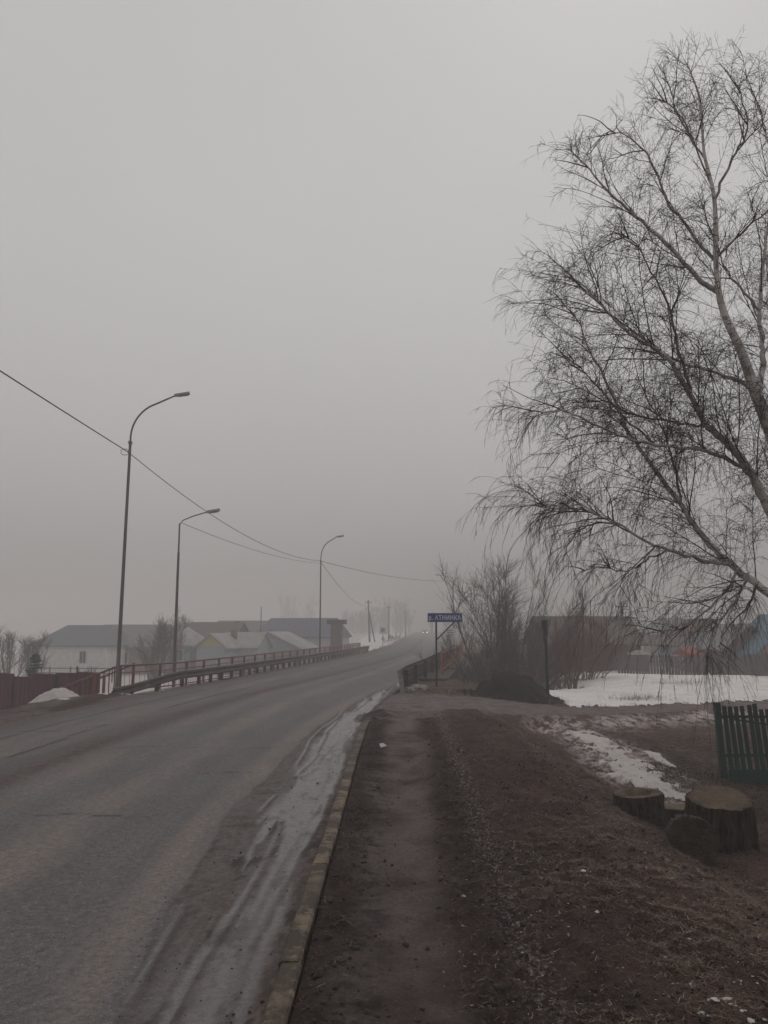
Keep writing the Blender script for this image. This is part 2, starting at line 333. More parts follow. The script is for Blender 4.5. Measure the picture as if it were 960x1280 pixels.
# bend the columns with the road so its edges stay clean
bend = cx(GY) - (-4.5); GX = GX + bend * (1 - sm(12, 60, np.abs(GX + 4.5)))
Z = terrain(GX, GY)
def seg_dist(X, Y, pts):
    d = np.full(X.shape, 1e9); tt = np.zeros(X.shape)
    n = len(pts) - 1
    for i in range(n):
        ax, ay = pts[i][:2]; bx, by = pts[i + 1][:2]; L = (bx - ax) ** 2 + (by - ay) ** 2
        t = np.clip(((X - ax) * (bx - ax) + (Y - ay) * (by - ay)) / L, 0, 1)
        q_ = np.hypot(X - ax - t * (bx - ax), Y - ay - t * (by - ay)); m = q_ < d; d = np.where(m, q_, d); tt = np.where(m, (i + t) / n, tt)
    return d, tt
def masks(X, Y):
    dR = X - er(Y); dL = el(Y) - X; s0 = src(X); hw = SRW(X)
    nz = fbm(X * 1.1, Y * .6, 41, 4); nf = fbm(X * 3, Y * 2.2, 51, 4)
    side = (1 - sm(hw - .15, hw + .1, np.abs(Y - s0) + .3 * nf)) * (X > er(Y))
    snow = np.zeros(X.shape)
    # the open field right of the track
    bl = 6.0 + .55 * np.clip(Y - 28, 0, 8) * -.25
    f1 = sm(-.1, .15, (X - bl) / 3 + .28 * nz) * sm(-.1, .1, Y - s0 - hw - .1 + .4 * nf)
    f1 = f1 * (1 - sm(.42, .55, fbm(X * .35, Y * .3, 61, 3)) * (Y > 48))
    f1 = f1 * (1 - sm(59, 66, Y)) * np.where(Y > 33, sm(-.6, .6, X - 7.2 - (Y - 33) * .19 + 2.5 * nz), 1)
    f1 = f1 * np.where((dR < 6.5) & (Y > 34), sm(.1, .3, nz + .2), 1)
    d, t = seg_dist(X, Y, [(4.75, 20.3), (4.85, 18), (4.6, 15.5), (4.35, 13.8), (4.5, 12.1)])
    wdt = np.interp(t, [0, .3, .6, 1], [.3, .42, .42, .22])
    f2 = sm(0, .12, wdt * (1 + 1.0 * nf + 1.1 * fbm(X * 9, Y * 5, 55, 3)) - d)
    halo = .8 * sm(.75, .1, d - wdt) * (Y < 22)
    d3, t3 = seg_dist(X, Y, [(5.5, 17.4), (5.4, 15.6)]); f2 = np.maximum(f2, sm(0, .05, .13 * (1 + 1.6 * nf) - d3))
    d4, _ = seg_dist(X, Y, [(4.75, 9.5), (5.4, 9.3)]); f2 = np.maximum(f2, sm(0, .05, .16 * (1 + nf) - d4))
    f3 = sm(.2, .5, dL - 3.4 + nz) * (Y > 27) * (1 - sm(.25, .4, fbm(X * .2, Y * .2, 71, 3)))
    f4 = sm(90, 100, Y) * np.where((dL > 1.6) & (dL < 4.5), .8 * sm(-.2, .1, nz + .12), (dL > 4.5) * sm(.18, .3, fbm(X * .05, Y * .02, 81, 3)))
    f5 = (dL > .9) * (dL < 5) * (Y > 24) * sm(.18, .3, nz)
    snow = np.clip(np.maximum.reduce([f1, f2, f3, f4, f5]) , 0, 1) * (1 - side)
    pc = .1 + .022 * (Y - 4.2); path = np.exp(-(np.abs(X - pc + .22 * nz + .12 * nf) / .35) ** 5) * np.clip(.75 + 1.1 * nf, 0, 1) * (1 - sm(18.5, 20, Y))
    return dict(halo=halo, side=side, snow=snow, path=path, nz=nz, nf=nf, dR=dR, dL=dL)
mk = masks(GX, GY)
Z = Z + (.02 + .05 * sm(24, 28, GY)) * mk['snow'] * sm(.3, .8, mk['snow'])
mf = fbm(GX * 1.3, GY * .35, 91, 3)
kerb_clear = (GX > er(GY)) & (GX < er(GY) + .22) & (GY > .3) & (GY < 18.5)
A = dict(
    track=np.clip(mk['side'] * .95 + .8 * ((mk['dL'] > 0) & (mk['dL'] < 1.9)) * sm(-.4, .4, mf) + .8 * ((mk['dR'] > 0) & (GY > 18.3) & (GX < 2.6) & (GY < 27)) * sm(-.4, .2, mf), 0, 1),
    path=mk['path'],
    straw=np.clip(sm(1.1, 2.3, GX) * (.55 + .8 * mf) + .35 * sm(.75, 1.0, GX - .016 * GY) + .5 * (GY > 27), 0, 1),
    ice=np.clip(np.exp(-((GX - (.72 + .03 * GY)) / .13) ** 2) * .9 + np.exp(-((GX - (2.25 + .03 * GY)) / .16) ** 2) * .7 + .25 * sm(.1, .5, mf) * sm(1, 3, GX) + .6 * mk['halo'], 0, 1) * (GY < 24),
    crust=np.clip(1.3 * mk['snow'] * (GY < 26) + mk['halo'] + .85 * sm(3.2, 4.2, GX) * np.exp(-((src(GX) - SRW(GX) - .75 - GY) / .7) ** 2) * sm(-.4, .1, mf) + .6 * (mk['dL'] > 2) * (GY > 26) + (GY > 27) * sm(.0, .3, mk['nz']) * .8 * (mk['dR'] > 5), 0, 1) * (1 - mk['side']),
    moss_dark=np.clip(np.exp(-((GX + .2 - .01 * GY) / .2) ** 2) * (GY < 19) + .6 * (GY > 26) * (mk['dR'] > 1) * (mk['dR'] < 7) + .95 * sm(4.9, 5.5, GX + .4 * mf) * sm(14, 15, GY) * (1 - sm(20.5, 21.8, GY)) * (GY < 24), 0, 1),  # moss strip by the kerb; plain darker brown on the bank and in the hollow
    dirt=np.clip(1.0 * (GY < 23.5) + .5 * (np.abs(GX) > 400) + .5 * (GX < -5) + .25 + .4 * sm(2.5, .5, 0) , 0, 1))
nrow, ncol = GX.shape
idx = np.arange(nrow * ncol).reshape(nrow, ncol)
F = np.stack([idx[:-1, :-1], idx[:-1, 1:], idx[1:, 1:], idx[1:, :-1]], -1).reshape(-1, 4)
Vall = np.stack([GX, GY, Z], -1).reshape(-1, 3)
def fm(a): return ((a[:-1, :-1] + a[1:, 1:] + a[:-1, 1:] + a[1:, :-1]) / 4).ravel()
fs, fsd, fp = fm(mk['snow']), fm(mk['side']), fm(mk['path'])
reg = np.zeros(len(F), int); reg[fp > .35] = 2; reg[fsd > .5] = 3; reg[fs > .5] = 1
for k, name, mat in ((0, 'ground', 'ground'), (1, 'snow', 'snow'), (2, 'footpath', 'ground'), (3, 'side_track', 'ground')):
    Fk = F[reg == k]; used, inv = np.unique(Fk, return_inverse=True)
    o = fast_mesh(name, Vall[used], inv.reshape(-1, 4), M[mat], attrs={a: b.ravel()[used] for a, b in A.items()})
    o['kind'] = 'structure'

# ------------------------------------------------------------------ road sheet
ry = np.array(list(np.arange(-45, 2, 1.5)) + grow_axis(2.4, 1100, .025, 1.0075))
rl = np.concatenate([np.arange(-HW, 1.2, .08), np.arange(1.2, HW - .02, .024), [HW]])
LL, YY = np.meshgrid(rl, ry); XX = cx(YY) + LL
rel = LL - HW          # 0 at kerb, negative to the left
n1 = fbm(XX * 2.2, YY * .35, 101, 4); n2 = fbm(XX * 7, YY * 1.6, 111, 4); n3 = fbm(XX * 12, YY * 6, 121, 3)
n0 = fbm(YY * .12, YY * 0, 131, 2)
b = -np.interp(YY, [3, 4.5, 6.5, 9, 15, 25, 33, 60], [.66, .72, .95, 1.1, .98, .62, .42, .2]) + .13 * n1 + .04 * n2
shoulder = sm(-.02, .012, rel - b)
gutter = sm(-.14, -.06, rel + .05 * n2 + .04 * n1)
slw = np.interp(YY, [3, 8, 12, 20, 30], [.2, .3, .5, .42, .2])
strm = fbm(XX * 5.5 + .6 * fbm(YY * .35, YY * 0, 151, 3), YY * .42, 152, 4, .6)
slush = shoulder * (1 - gutter) * sm(-.1, .12, strm - .05 + .30 * np.exp(-((rel + .16 + slw * .4) / (slw * .55)) ** 2))
slush = slush * sm(-.85, -.45, rel + .3 * n1) * (.45 + .55 * sm(5, 8, YY))
lines = np.zeros(rel.shape); groove = np.zeros(rel.shape)
for k_, (o_, a_, f_, s_) in enumerate(((-.30, .10, .35, 171), (-.47, .12, .3, 172), (-.62, .16, .4, 173), (-.8, .12, .28, 174), (-.2, .06, .5, 175))):
    xk = o_ + a_ * fbm(YY * f_, YY * 0, s_, 3) + .06 * np.sin(YY * .8 + k_ * 1.7); vis = sm(-.15, .15, fbm(YY * .45, YY * 0 + 3, s_ + 9, 2) + .1)
    lines = np.maximum(lines, np.exp(-((rel - xk) / .022) ** 2) * vis); groove = np.maximum(groove, np.exp(-((rel - xk - .055) / .026) ** 2) * vis)
lines *= shoulder; groove *= shoulder
slush = np.clip(slush * (1 - .7 * groove) + .75 * lines, 0, 1)
wetp = np.exp(-((rel + .27) / .1) ** 2) * sm(.0, .25, .5 + n0) * (YY < 40)
mudc = np.exp(-((rel + 4.2 + .35 * np.sin(YY * .06 + 1) + .12 * n1) / .3) ** 2)
edgeL = sm(-HW + .9, -HW + .1, LL - .5 * n1)
mud = np.clip(np.maximum(shoulder * (.72 + .5 * n2) * (1 - .85 * slush), np.maximum(gutter, np.maximum(mudc * (1.0 + .5 * n1), edgeL * .85))), 0, 1)
clot = np.clip(shoulder * sm(.2, .34, fbm(XX * 8, YY * 3.0, 161, 4, .6)) * sm(-1.3, -.5, rel) + .45 * groove, 0, 1)
dust = np.clip(.12 + .85 * np.exp(-((rel - b + .22) / .2) ** 2) * (1 - shoulder) + .6 * np.exp(-((rel + 2.6) / .32) ** 2) + .35 * np.exp(-((rel + 3.75) / .3) ** 2) + .4 * np.exp(-((rel + 5.9) / .5) ** 2) + .55 * n1 + .3 * n2 - .5 * np.exp(-((rel + 1.85) / .35) ** 2) - .4 * np.exp(-((rel + 3.3) / .3) ** 2), 0, 1)
crk = lambda c0, wd, sd_: sm(wd, wd * .3, np.abs(rel - c0 + .1 * fbm(YY * .5, YY * 0, sd_, 4)))
tr = lambda y0, a, b_, sd_: (.35 + .5 * sm(-.2, .2, fbm(XX * 2, XX * 0, sd_ + 30, 3))) * sm(.045, .012, np.abs(YY - y0 - .3 * fbm(XX * 1.3, XX * 0, sd_, 5, .65))) * sm(a - .2, a + .2, rel) * (1 - sm(b_ - .2, b_ + .2, rel))
crack = np.clip(crk(-5.4, .045, 141) * sm(.0, .15, fbm(YY * .2, YY * 0, 142, 2) + .15) + crk(-2.95, .04, 143) * sm(.0, .15, fbm(YY * .15, YY * 0, 144, 2)) + crk(-6.6, .05, 145) * .8
                + tr(9.1, -3.3, -1.9, 146) + .7 * tr(9.0, -1.2, -.35, 148) + .9 * tr(6.6, -5.5, -3.2, 162) + .6 * tr(14.2, -4.2, -1.2, 163) + .8 * tr(16.5, -7.2, -5.2, 164) + .8 * tr(11.7, -2.1, -1.3, 147) + .7 * tr(19, -6.5, -5, 149) * 1.0, 0, 1)
RZ = rz(YY) + .015 * (1 - (LL / HW) ** 2) + .012 * shoulder * n3 * (YY < 30) + .008 * (mud * n2) * (YY < 30) - .012 * slush * (YY < 40) + .009 * clot * (YY < 40) + .008 * lines * (YY < 30)
nr, nc = XX.shape; idx = np.arange(nr * nc).reshape(nr, nc)
F = np.stack([idx[:-1, :-1], idx[:-1, 1:], idx[1:, 1:], idx[1:, :-1]], -1).reshape(-1, 4)
o = fast_mesh('road', np.stack([XX, YY, RZ], -1).reshape(-1, 3), F, M['road'], attrs=dict(
    dust=dust.ravel(), mud=mud.ravel(), slush=slush.ravel(), wet=np.clip(slush + wetp + .25 * shoulder, 0, 1).ravel(), crack=crack.ravel(), clot=clot.ravel(), newer=(sm(-4.0, -4.5, rel)).ravel(), rut=shoulder.ravel()))
o['kind'] = 'structure'
# bridge deck, walkway slab and river
def strip(name, f0, f1, z0, z1, y0, y1, mat, step=1.5):
    v = []; fc = []; Ys = np.arange(y0, y1 + .01, step)
    for i, y in enumerate(Ys):
        a, b_ = float(f0(y)), float(f1(y)); v += [(a, y, z1), (b_, y, z1), (b_, y, z0), (a, y, z0)]
    for i in range(len(Ys) - 1):
        k = i * 4; fc += [(k + j, k + (j + 1) % 4, k + 4 + (j + 1) % 4, k + 4 + j) for j in range(4)]
    fc += [(0, 1, 2, 3), tuple(len(v) - 4 + j for j in (3, 2, 1, 0))]
    o = MB().add(v, fc).build(name, mat); o['kind'] = 'structure'; return o
M['deck'] = simple('muddy_deck', (.075, .06, .052), (.04, .032, .028), 5, .9)
strip('bridge_deck', lambda y: el(y) - .45, lambda y: er(y) + 1.25, -.7, -.012, 34.5, 71, M['deck'])
strip('sidewalk', lambda y: el(y) - 2.2, lambda y: el(y) - .47, -.75, -.3, 29, 78, M['concrete'])

# ------------------------------------------------------------------ kerb of single stones
kerb = empty('kerb', (0, 0, 0), 0, 'yellowed concrete kerb between the wet road edge and the muddy verge', 'kerb')
y = 1.0; k = 0
while y < 17.9:
    a = float(er(y + .5)); L = .985; lo_ = .12
    bx = MB(); zt = .085 + random.uniform(-.008, .008); dy = float(er(y + 1) - er(y))
    pts = []
    for (yy, sx) in ((0, 0), (L, dy * L)):
        for px, pz in ((.0, -.12), (.0, zt - .015), (.015, zt), (.112, zt), (.127, zt - .015), (.127, -.12)): pts.append((px + sx, yy, pz))
    bx.add(pts, [(0, 1, 2, 3, 4, 5), (11, 10, 9, 8, 7, 6)] + [(i, i + 6, (i + 1) % 6 + 6, (i + 1) % 6) for i in range(6)])
    st = bx.build('kerb_stone', M['kerb'], kerb, (float(er(y)) + .012 + random.uniform(-.008, .008), y, 0)); st.rotation_euler = (random.uniform(-.01, .01), random.uniform(-.05, .05), random.uniform(-.009, .009))
    y += 1.0

# ------------------------------------------------------------------ scatter on the verge: dead grass, clods, ice crumbs
def view_points(n, y0, y1, xa, xb, gen):
    u = gen.random(n); Y = y0 * (y1 / y0) ** u
    return gen.uniform(xa, xb, n), Y
def blades(name, X, Y, length, width, lift, mats, gen, label, tilt=1.0):
    n = len(X); Zb = terrain(X, Y); a = gen.uniform(0, 2 * np.pi, n); L = length * gen.uniform(.5, 1.4, n); wd = width * gen.uniform(.6, 1.3, n)
    el_ = lift * gen.random(n) ** 1.5
    d = np.stack([np.cos(a) * np.cos(el_), np.sin(a) * np.cos(el_), np.sin(el_)], -1); s = np.stack([-np.sin(a), np.cos(a), 0 * a], -1) * wd[:, None] / 2
    p0 = np.stack([X, Y, Zb + .004], -1); p1 = p0 + d * (L * .55)[:, None]; p2 = p1 + (d * np.array([1, 1, .2]) + gen.normal(0, .25, (n, 3)) * np.array([1, 1, .3])) * (L * .45)[:, None]
    p2[:, 2] = np.maximum(p2[:, 2], Zb + .003)
    V = np.stack([p0 - s, p0 + s, p1 + s * .8, p1 - s * .8, p2], 1).reshape(-1, 3); o_ = (np.arange(n) * 5)[:, None]
    T = np.concatenate([o_ + np.array([0, 1, 2]), o_ + np.array([0, 2, 3]), o_ + np.array([3, 2, 4])], 0)
    o = fast_mesh(name, V, T, mats, smooth=False, attrs=dict(tone=np.repeat(gen.random(n), 5)))
    tag(o, label, 'grass', kind='stuff'); return o
q = N('dead_grass'); tn = q.attr('tone'); c = q.mix(q.ramp(tn, 0, .7), (.05, .033, .025), (.155, .108, .08)); c = q.mix(q.ramp(tn, .84, 1), c, (.36, .29, .235)); M['blade'] = q.out(c, .9)
g = np.random.default_rng(3)
X, Y = view_points(400000, 3.2, 24, -.5, 1.0, g); X = g.uniform(-.12, .56, len(X)) * Y
pc = .1 + .022 * (Y - 4.2)
keep = (X > er(Y) + .17) & ~((np.abs(X - pc) < .3) & (g.random(len(X)) < .93)) & (np.abs(Y - src(X)) > SRW(X)) & (Y < src(X)) & (g.random(len(X)) < np.clip(.05 + .4 * sm(.7, 1.0, X - .016 * Y) + .5 * sm(1.3, 2.6, X), 0, 1)) & (masks(X, Y)['snow'] < .35) & (g.random(len(X)) < np.clip(.5 + 1.6 * fbm(X * 1.3, Y * 1.1, 66, 4), .06, 1))
X, Y = X[keep], Y[keep]
blades('dead_grass', X, Y, .055, .0036, .5, M['blade'], g, 'flattened dead brown grass and litter over the verge in front of the stumps')
X = g.uniform(2.0, 30, 40000); Y = g.uniform(26, 60, 40000)
mm = masks(X, Y); keep = (mm['snow'] < .5) & (mm['dR'] > 1.3) & (X < 13) & (Y > src(X) + SRW(X)); X, Y = X[keep], Y[keep]
o = blades('dry_grass', X, Y, .28, .012, 1.3, M['blade'], g, 'dry brown grass and weeds on the bank around the willow')
X = g.normal(8.8, .5, 700); Y = g.normal(28.5, .4, 700); X2 = g.normal(13.3, .9, 600); Y2 = g.normal(36.5, .7, 600)
blades('weed_stalk', np.r_[X, X2], np.r_[Y, Y2], .4, .008, 1.5, M['blade'], g, 'thin dry weed stalks poking out of the snow field')
# green-brown leaf litter near the picket fence
X = g.uniform(4.6, 8.5, 16000); Y = g.uniform(11, 15.6, 16000)
blades('leaf_litter', X, Y, .05, .014, 1.0, simple('brown_leaf_litter', (.07, .042, .024), (.03, .02, .014), 30, .9), g, 'brown leaf litter and weeds at the foot of the green fence')
def lumps(name, X, Y, size, mat, gen, label, cat, flat=.7, sink=.25):
    phi = (1 + 5 ** .5) / 2
    B = np.array([(-1, phi, 0), (1, phi, 0), (-1, -phi, 0), (1, -phi, 0), (0, -1, phi), (0, 1, phi), (0, -1, -phi), (0, 1, -phi), (phi, 0, -1), (phi, 0, 1), (-phi, 0, -1), (-phi, 0, 1)]) / 1.9
    T = np.array([(0, 11, 5), (0, 5, 1), (0, 1, 7), (0, 7, 10), (0, 10, 11), (1, 5, 9), (5, 11, 4), (11, 10, 2), (10, 7, 6), (7, 1, 8), (3, 9, 4), (3, 4, 2), (3, 2, 6), (3, 6, 8), (3, 8, 9), (4, 9, 5), (2, 4, 11), (6, 2, 10), (8, 6, 7), (9, 8, 1)])
    n = len(X); sz = size * gen.lognormal(0, .45, n); Zb = terrain(X, Y)
    V = B[None] * (1 + gen.normal(0, .22, (n, 12, 1))) * sz[:, None, None] * np.stack([gen.uniform(.7, 1.4, n), gen.uniform(.7, 1.4, n), np.full(n, flat)], -1)[:, None, :]
    V = V + np.stack([X, Y, Zb + sz * sink], -1)[:, None, :]
    Fm = (T[None] + (np.arange(n) * 12)[:, None, None]).reshape(-1, 3)
    o = fast_mesh(name, V.reshape(-1, 3), Fm, mat, smooth=False); tag(o, label, cat, kind='stuff'); return o
Y = 3.3 * (20 / 3.3) ** g.random(9000); X = g.uniform(-.13, .5, 9000) * Y
kp = (X > er(Y) + .07 + .1 * g.random(len(X))) & ~((np.abs(X - (.1 + .022 * (Y - 4.2))) < .3) & (g.random(len(X)) < .85)) & (g.random(len(X)) < np.clip(.5 + 1.5 * fbm(X * 1.7, Y * 1.3, 77, 3), .05, 1)); X, Y = X[kp], Y[kp]
lumps('soil_clods', X, Y, .0095, M['clod'], g, 'small dark clods of earth and grit strewn over the verge', 'soil clods')
M['icecr'] = simple('dirty_ice_crumbs', (.3, .27, .26), (.16, .13, .12), 20, .7)
Y = 3.3 * (19 / 3.3) ** g.random(2600) ** .85; t_ = g.random(2600)
X = np.where(t_ < .5, .78 + .03 * Y + .35 * vn(Y * .9, Y * 0 + 2.2, 7) + g.normal(0, .26, 2600), np.where(t_ < .8, 2.25 + .03 * Y + g.normal(0, .25, 2600), g.uniform(.8, 3.6, 2600)))
lumps('ice_crumbs', X, Y, .0048, M['icecr'], g, 'pale crumbs of dirty ice in lines along the footpath and the slope', 'ice crumbs', .5)
# mud crumbs on the road shoulder
Y = 3.6 * (16 / 3.6) ** g.random(420); X = er(Y) - g.uniform(.02, 1.05, 420)
keep = X > -9; o = None
def road_lumps():
    phi = 1.618; n = len(X)
    o = lumps('mud_crumbs', X, Y, .0048, M['clod'], g, 'dark crumbs of mud lying on the wet road shoulder', 'mud crumbs', .6)
    me = o.data; co = np.empty(len(me.vertices) * 3, np.float32); me.vertices.foreach_get('co', co); co = co.reshape(-1, 3)
    co[:, 2] -= np.repeat(terrain(X, Y), 12) - .004; me.vertices.foreach_set('co', co.ravel()); me.update()
road_lumps()
# snow bits in the foreground turf
M['snow_bit'] = simple('snow_scraps', (.6, .57, .55), (.4, .37, .35), 12, .8)
bits = []
for (u, v) in ((905, 1208), (918, 1222), (930, 1225), (862, 1180), (925, 1262), (940, 1270), (898, 1258), (855, 1230), (880, 1275), (748, 1146), (700, 1150), (735, 1098)):
    p = at(u, v, 5); t = (0 - EYE) / (p.z - EYE); bits.append((p.x * t * .95, 5 * t * .95))
bx = np.array([b_[0] for b_ in bits]); by = np.array([b_[1] for b_ in bits])
bx = np.repeat(bx, 4) + g.normal(0, .025, len(bx) * 4); by = np.repeat(by, 4) + g.normal(0, .02, len(by) * 4)
lumps('snow_scraps', bx, by, .008, M['snow_bit'], g, 'small scraps of snow left in the turf at the bottom right', 'snow scraps', .35)
# litter scrap on the strip beside the path
p = (0.0, 13.4); lit = MB().add([(0, 0, 0), (.1, .02, .03), (.07, .11, .015), (-.03, .08, .05), (.03, .05, .07)], [(0, 1, 4), (1, 2, 4), (2, 3, 4), (3, 0, 4)])
lo = lit.build('litter', M['white'], None, (-.05, 13.6, tz(-.05, 13.6) + .005)); tag(lo, 'crumpled white scrap of litter beside the footpath', 'litter')

# ------------------------------------------------------------------ stumps and logs
def round_log(name, label, loc, r0, r1, h, seed, mat_top=M['sawn'], rot=(0, 0, 0), tilt_top=0.0, hollow=False, lean_=(R(15), R(-5), 0)):
    gg = np.random.default_rng(seed); root = empty(name, loc, 0, label, 'log' if rot != (0, 0, 0) else 'stump', 'sawn logs and stumps near the green fence'); root.rotation_euler = rot if rot != (0, 0, 0) else lean_
    n = 84; V = []; rows = 12; rid = gg.normal(0, .02, (n, rows)); rid = (rid + np.roll(rid, 1, 1)) * .8; ph = gg.uniform(0, 6.28, 5)
    prof = lambda a: 1 + .07 * math.sin(2 * a + ph[0]) + .045 * math.sin(3 * a + ph[1]) + .02 * math.sin(7 * a + ph[2]) + .012 * math.sin(15 * a + ph[3])
    jit = gg.normal(0, .035, n)
    for k in range(rows):
        t = k / (rows - 1); r = lerp(r0, r1, t ** .7)
        for j in range(n):
            a = 2 * math.pi * j / n; rr = r * (prof(a) + jit[j] * (1 if k < rows - 1 else .6) + rid[j, k] + gg.normal(0, .006))
            V.append((rr * math.cos(a), rr * math.sin(a), t * h + tilt_top * math.cos(a) * t * r))
    F = [(k * n + j, k * n + (j + 1) % n, (k + 1) * n + (j + 1) % n, (k + 1) * n + j) for k in range(rows - 1) for j in range(n)]
    mb = MB().add(V, F, False); mb.build('bark', M['bark_dark'], root)
    top = V[-n:]
    def face(pts, sgn, name_, z_in=0):
        rings = [1, .93, .6, .3]; W = []
        for s_ in rings:
            for j, p_ in enumerate(pts):
                W.append((p_[0] * s_, p_[1] * s_, lerp(p_[2], sum(q_[2] for q_ in pts) / n, 1 - s_) + sgn * .004 + gg.normal(0, .0025) + (-.1 * (s_ < .5) if z_in else 0)))
        W.append((0, 0, sum(q_[2] for q_ in pts) / n + sgn * .004 + (-.12 if z_in else 0)))
        FF = [(k * n + j, k * n + (j + 1) % n, (k + 1) * n + (j + 1) % n, (k + 1) * n + j) for k in range(3) for j in range(n)] + [(3 * n + j, 3 * n + (j + 1) % n, 4 * n) for j in range(n)]
        mbb = MB().add(W, [f_ for f_ in FF if len(f_) == 4], True); mbb.add([W[i] for i in range(3 * n, 4 * n)] + [W[4 * n]], [(j, (j + 1) % n, n) for j in range(n)], True)
        mbb.build(name_, mat_top, root)
    face(top, 1, 'cut_face', hollow)
    if rot != (0, 0, 0): face(V[:n], -1, 'cut_face')
    return root
def gp(u, v, z):
    p = at(u, v, 10); t = (z - EYE) / (p.z - EYE); return (p.x * t, 10 * t)
round_log('tree_stump', 'large upright stump with a pale round sawn top, tallest of the logs', (3.95, 9.85, tz(3.95, 9.85) - .1), .40, .325, .66, 5, tilt_top=-.02)
round_log('cut_log', 'rounded log lying in front of the tall stump, sawn end facing the road', (3.40, 9.28, tz(3.4, 9.1) + .15), .26, .25, .42, 8, mat_top=M['log_face'], rot=(R(80), 0, R(-16)))
round_log('low_stump', 'low wide sawn round with a split hollow top, leftmost of the logs', (3.28, 10.75, tz(3.28, 10.75) - .05), .29, .28, .37, 11, mat_top=M['sawn_dark'], tilt_top=.03, hollow=True, lean_=(R(3), R(-3), 0))
# slab between
sl = empty('wood_slab', (3.95, 10.95, tz(3.95, 10.95)), R(-14), 'dark split wood slab lying between the low round and the tall stump', 'log', 'sawn logs and stumps near the green fence')
mb = MB(); pr = [(-.52, .0), (-.5, .12), (-.3, .2), (.1, .2), (.45, .15), (.55, .02), (.3, -.06), (-.3, -.06)]
mb.prism(pr, -.22, .2); mb.build('slab', M['bark_dark'], sl); MB().add([(-.48, -.2, .135), (-.3, -.2, .21), (.1, -.21, .21), (.44, -.2, .162), (.44, .18, .162), (.1, .18, .21), (-.3, .18, .21), (-.48, .18, .135)], [(0, 1, 6, 7), (1, 2, 5, 6), (2, 3, 4, 5)]).build('cut_face', M['sawn'], sl)

# ------------------------------------------------------------------ green picket fence
pf = empty('picket_fence', (5.95, 14.5, 0), 0, 'dark green picket fence running out of the picture beside the stumps', 'fence')
gzf = -.55
def picket(x, lean, h, w_=.07, y_=0):
    me = MB().box((0, 0, h / 2), (w_, .022, h)).build('picket', M['green'], pf, (x, y_, gzf + random.uniform(-.04, .04))); me.rotation_euler = (0, lean, 0)
base = MB().beam((-.02, 0, gzf - .2), (-.06, 0, .74), .1, .09).build('post', M['green'], pf); 
for i in range(26):
    picket(.03 + i * .112 + random.uniform(-.01, .01), R(-4.3 + random.uniform(-.45, .45)) + R(.35 * math.sin(i * .7)), 1.24 + random.uniform(-.035, .02), .068 + random.uniform(-.004, .008))
MB().beam((0, .03, .49), (3.1, .03, .49), .04, .05).build('rail', M['green'], pf)
MB().beam((0, .03, -.17), (3.1, .03, -.15), .04, .05).build('rail', M['green'], pf)
MB().beam((.25, .045, .44), (3.1, .045, .02), .03, .035).build('brace', M['green'], pf)
MB().beam((3.05, .05, gzf - .2), (3.05, .05, .7), .1, .1).build('post', M['green'], pf)
for i in range(4): MB().box((.45 + i * .78, -.03, gzf + .02), (.77, .02, .26)).build('base_board', M['green'], pf)
for i in range(9): MB().box((3.1 + i * .0, .05 - i * .0, 0), (.001, .001, .001)) if False else None

# ------------------------------------------------------------------ guardrails
def rail_pts(f, y0, y1, step): return [Vector((float(f(y)), y, 0)) for y in np.arange(y0, y1 + .01, step)]
def wbeam(mb, pts, zc, hh, side, zoff=None):
    prof = [(-.5, 0), (-.42, .03), (-.27, .035), (-.15, .0), (0, -.012), (.15, 0), (.27, .035), (.42, .03), (.5, 0)]
    V = []; n = len(prof)
    for i, p in enumerate(pts):
        t = (pts[min(i + 1, len(pts) - 1)] - pts[max(i - 1, 0)]).normalized(); s = Vector((-t.y, t.x, 0)) * side
        z0 = zc + (zoff[i] if zoff else 0)
        V += [p + s * (b_ * 1.4) + Vector((0, 0, z0 + a * hh)) for a, b_ in prof] + [p + s * (b_ * 1.4 - .012) + Vector((0, 0, z0 + a * hh)) for a, b_ in prof[::-1]]
    m = 2 * n; F = [(i * m + j, i * m + (j + 1) % m, (i + 1) * m + (j + 1) % m, (i + 1) * m + j) for i in range(len(pts) - 1) for j in range(m)]
    F += [tuple(range(m)), tuple((len(pts) - 1) * m + j for j in range(m))[::-1]]
    mb.add(V, F, False)
gl = empty('guardrail', (0, 0, 0), 0, 'long dark steel guardrail on the left side of the road', 'guardrail')
fL = lambda y: el(y) - .12 - 1.35 * (1 - sm(25.5, 31, y))
pts = rail_pts(fL, 26.5, 78, .8); zo = [-.42 * float(1 - sm(26.5, 30.0, p.y)) for p in pts]
mb = MB(); wbeam(mb, pts, .42, .3, -1, zo); mb.build('beam', M['guard'], gl)
pm = MB().box((0, 0, 0), (.12, .16, .85)).mesh('post', M['guard'])
for y_ in np.arange(28.6, 78, 1.25): link('post', pm, gl, (float(fL(y_)) - .1, y_, .12 - .42 * float(1 - sm(26.5, 30, y_))))
gr_ = empty('guardrail', (0, 0, 0), 0, 'dark double-beam guardrail on the right edge of the bridge by the river sign', 'guardrail')
fR = lambda y: er(y) + .1 + .1 * (1 - sm(26, 30, y))
pts = rail_pts(fR, 26.8, 76, .8); mb = MB(); wbeam(mb, pts, .57, .35, 1); mb.build('beam', M['guard_rust'], gr_)
mb = MB(); wbeam(mb, pts, .215, .35, 1); mb.build('beam', M['guard_rust'], gr_)
pm2 = MB().box((0, 0, 0), (.14, .14, .95)).mesh('post', M['guard_rust'])
for y_ in np.arange(27.4, 76, 4): link('post', pm2, gr_, (float(fR(y_)) + .12, y_, .22))
p = pts[0]; MB().box((p.x, p.y - .06, .34), (.15, .1, .76), (0, R(-9), 0)).build('end_plate', M['guardend'], gr_)

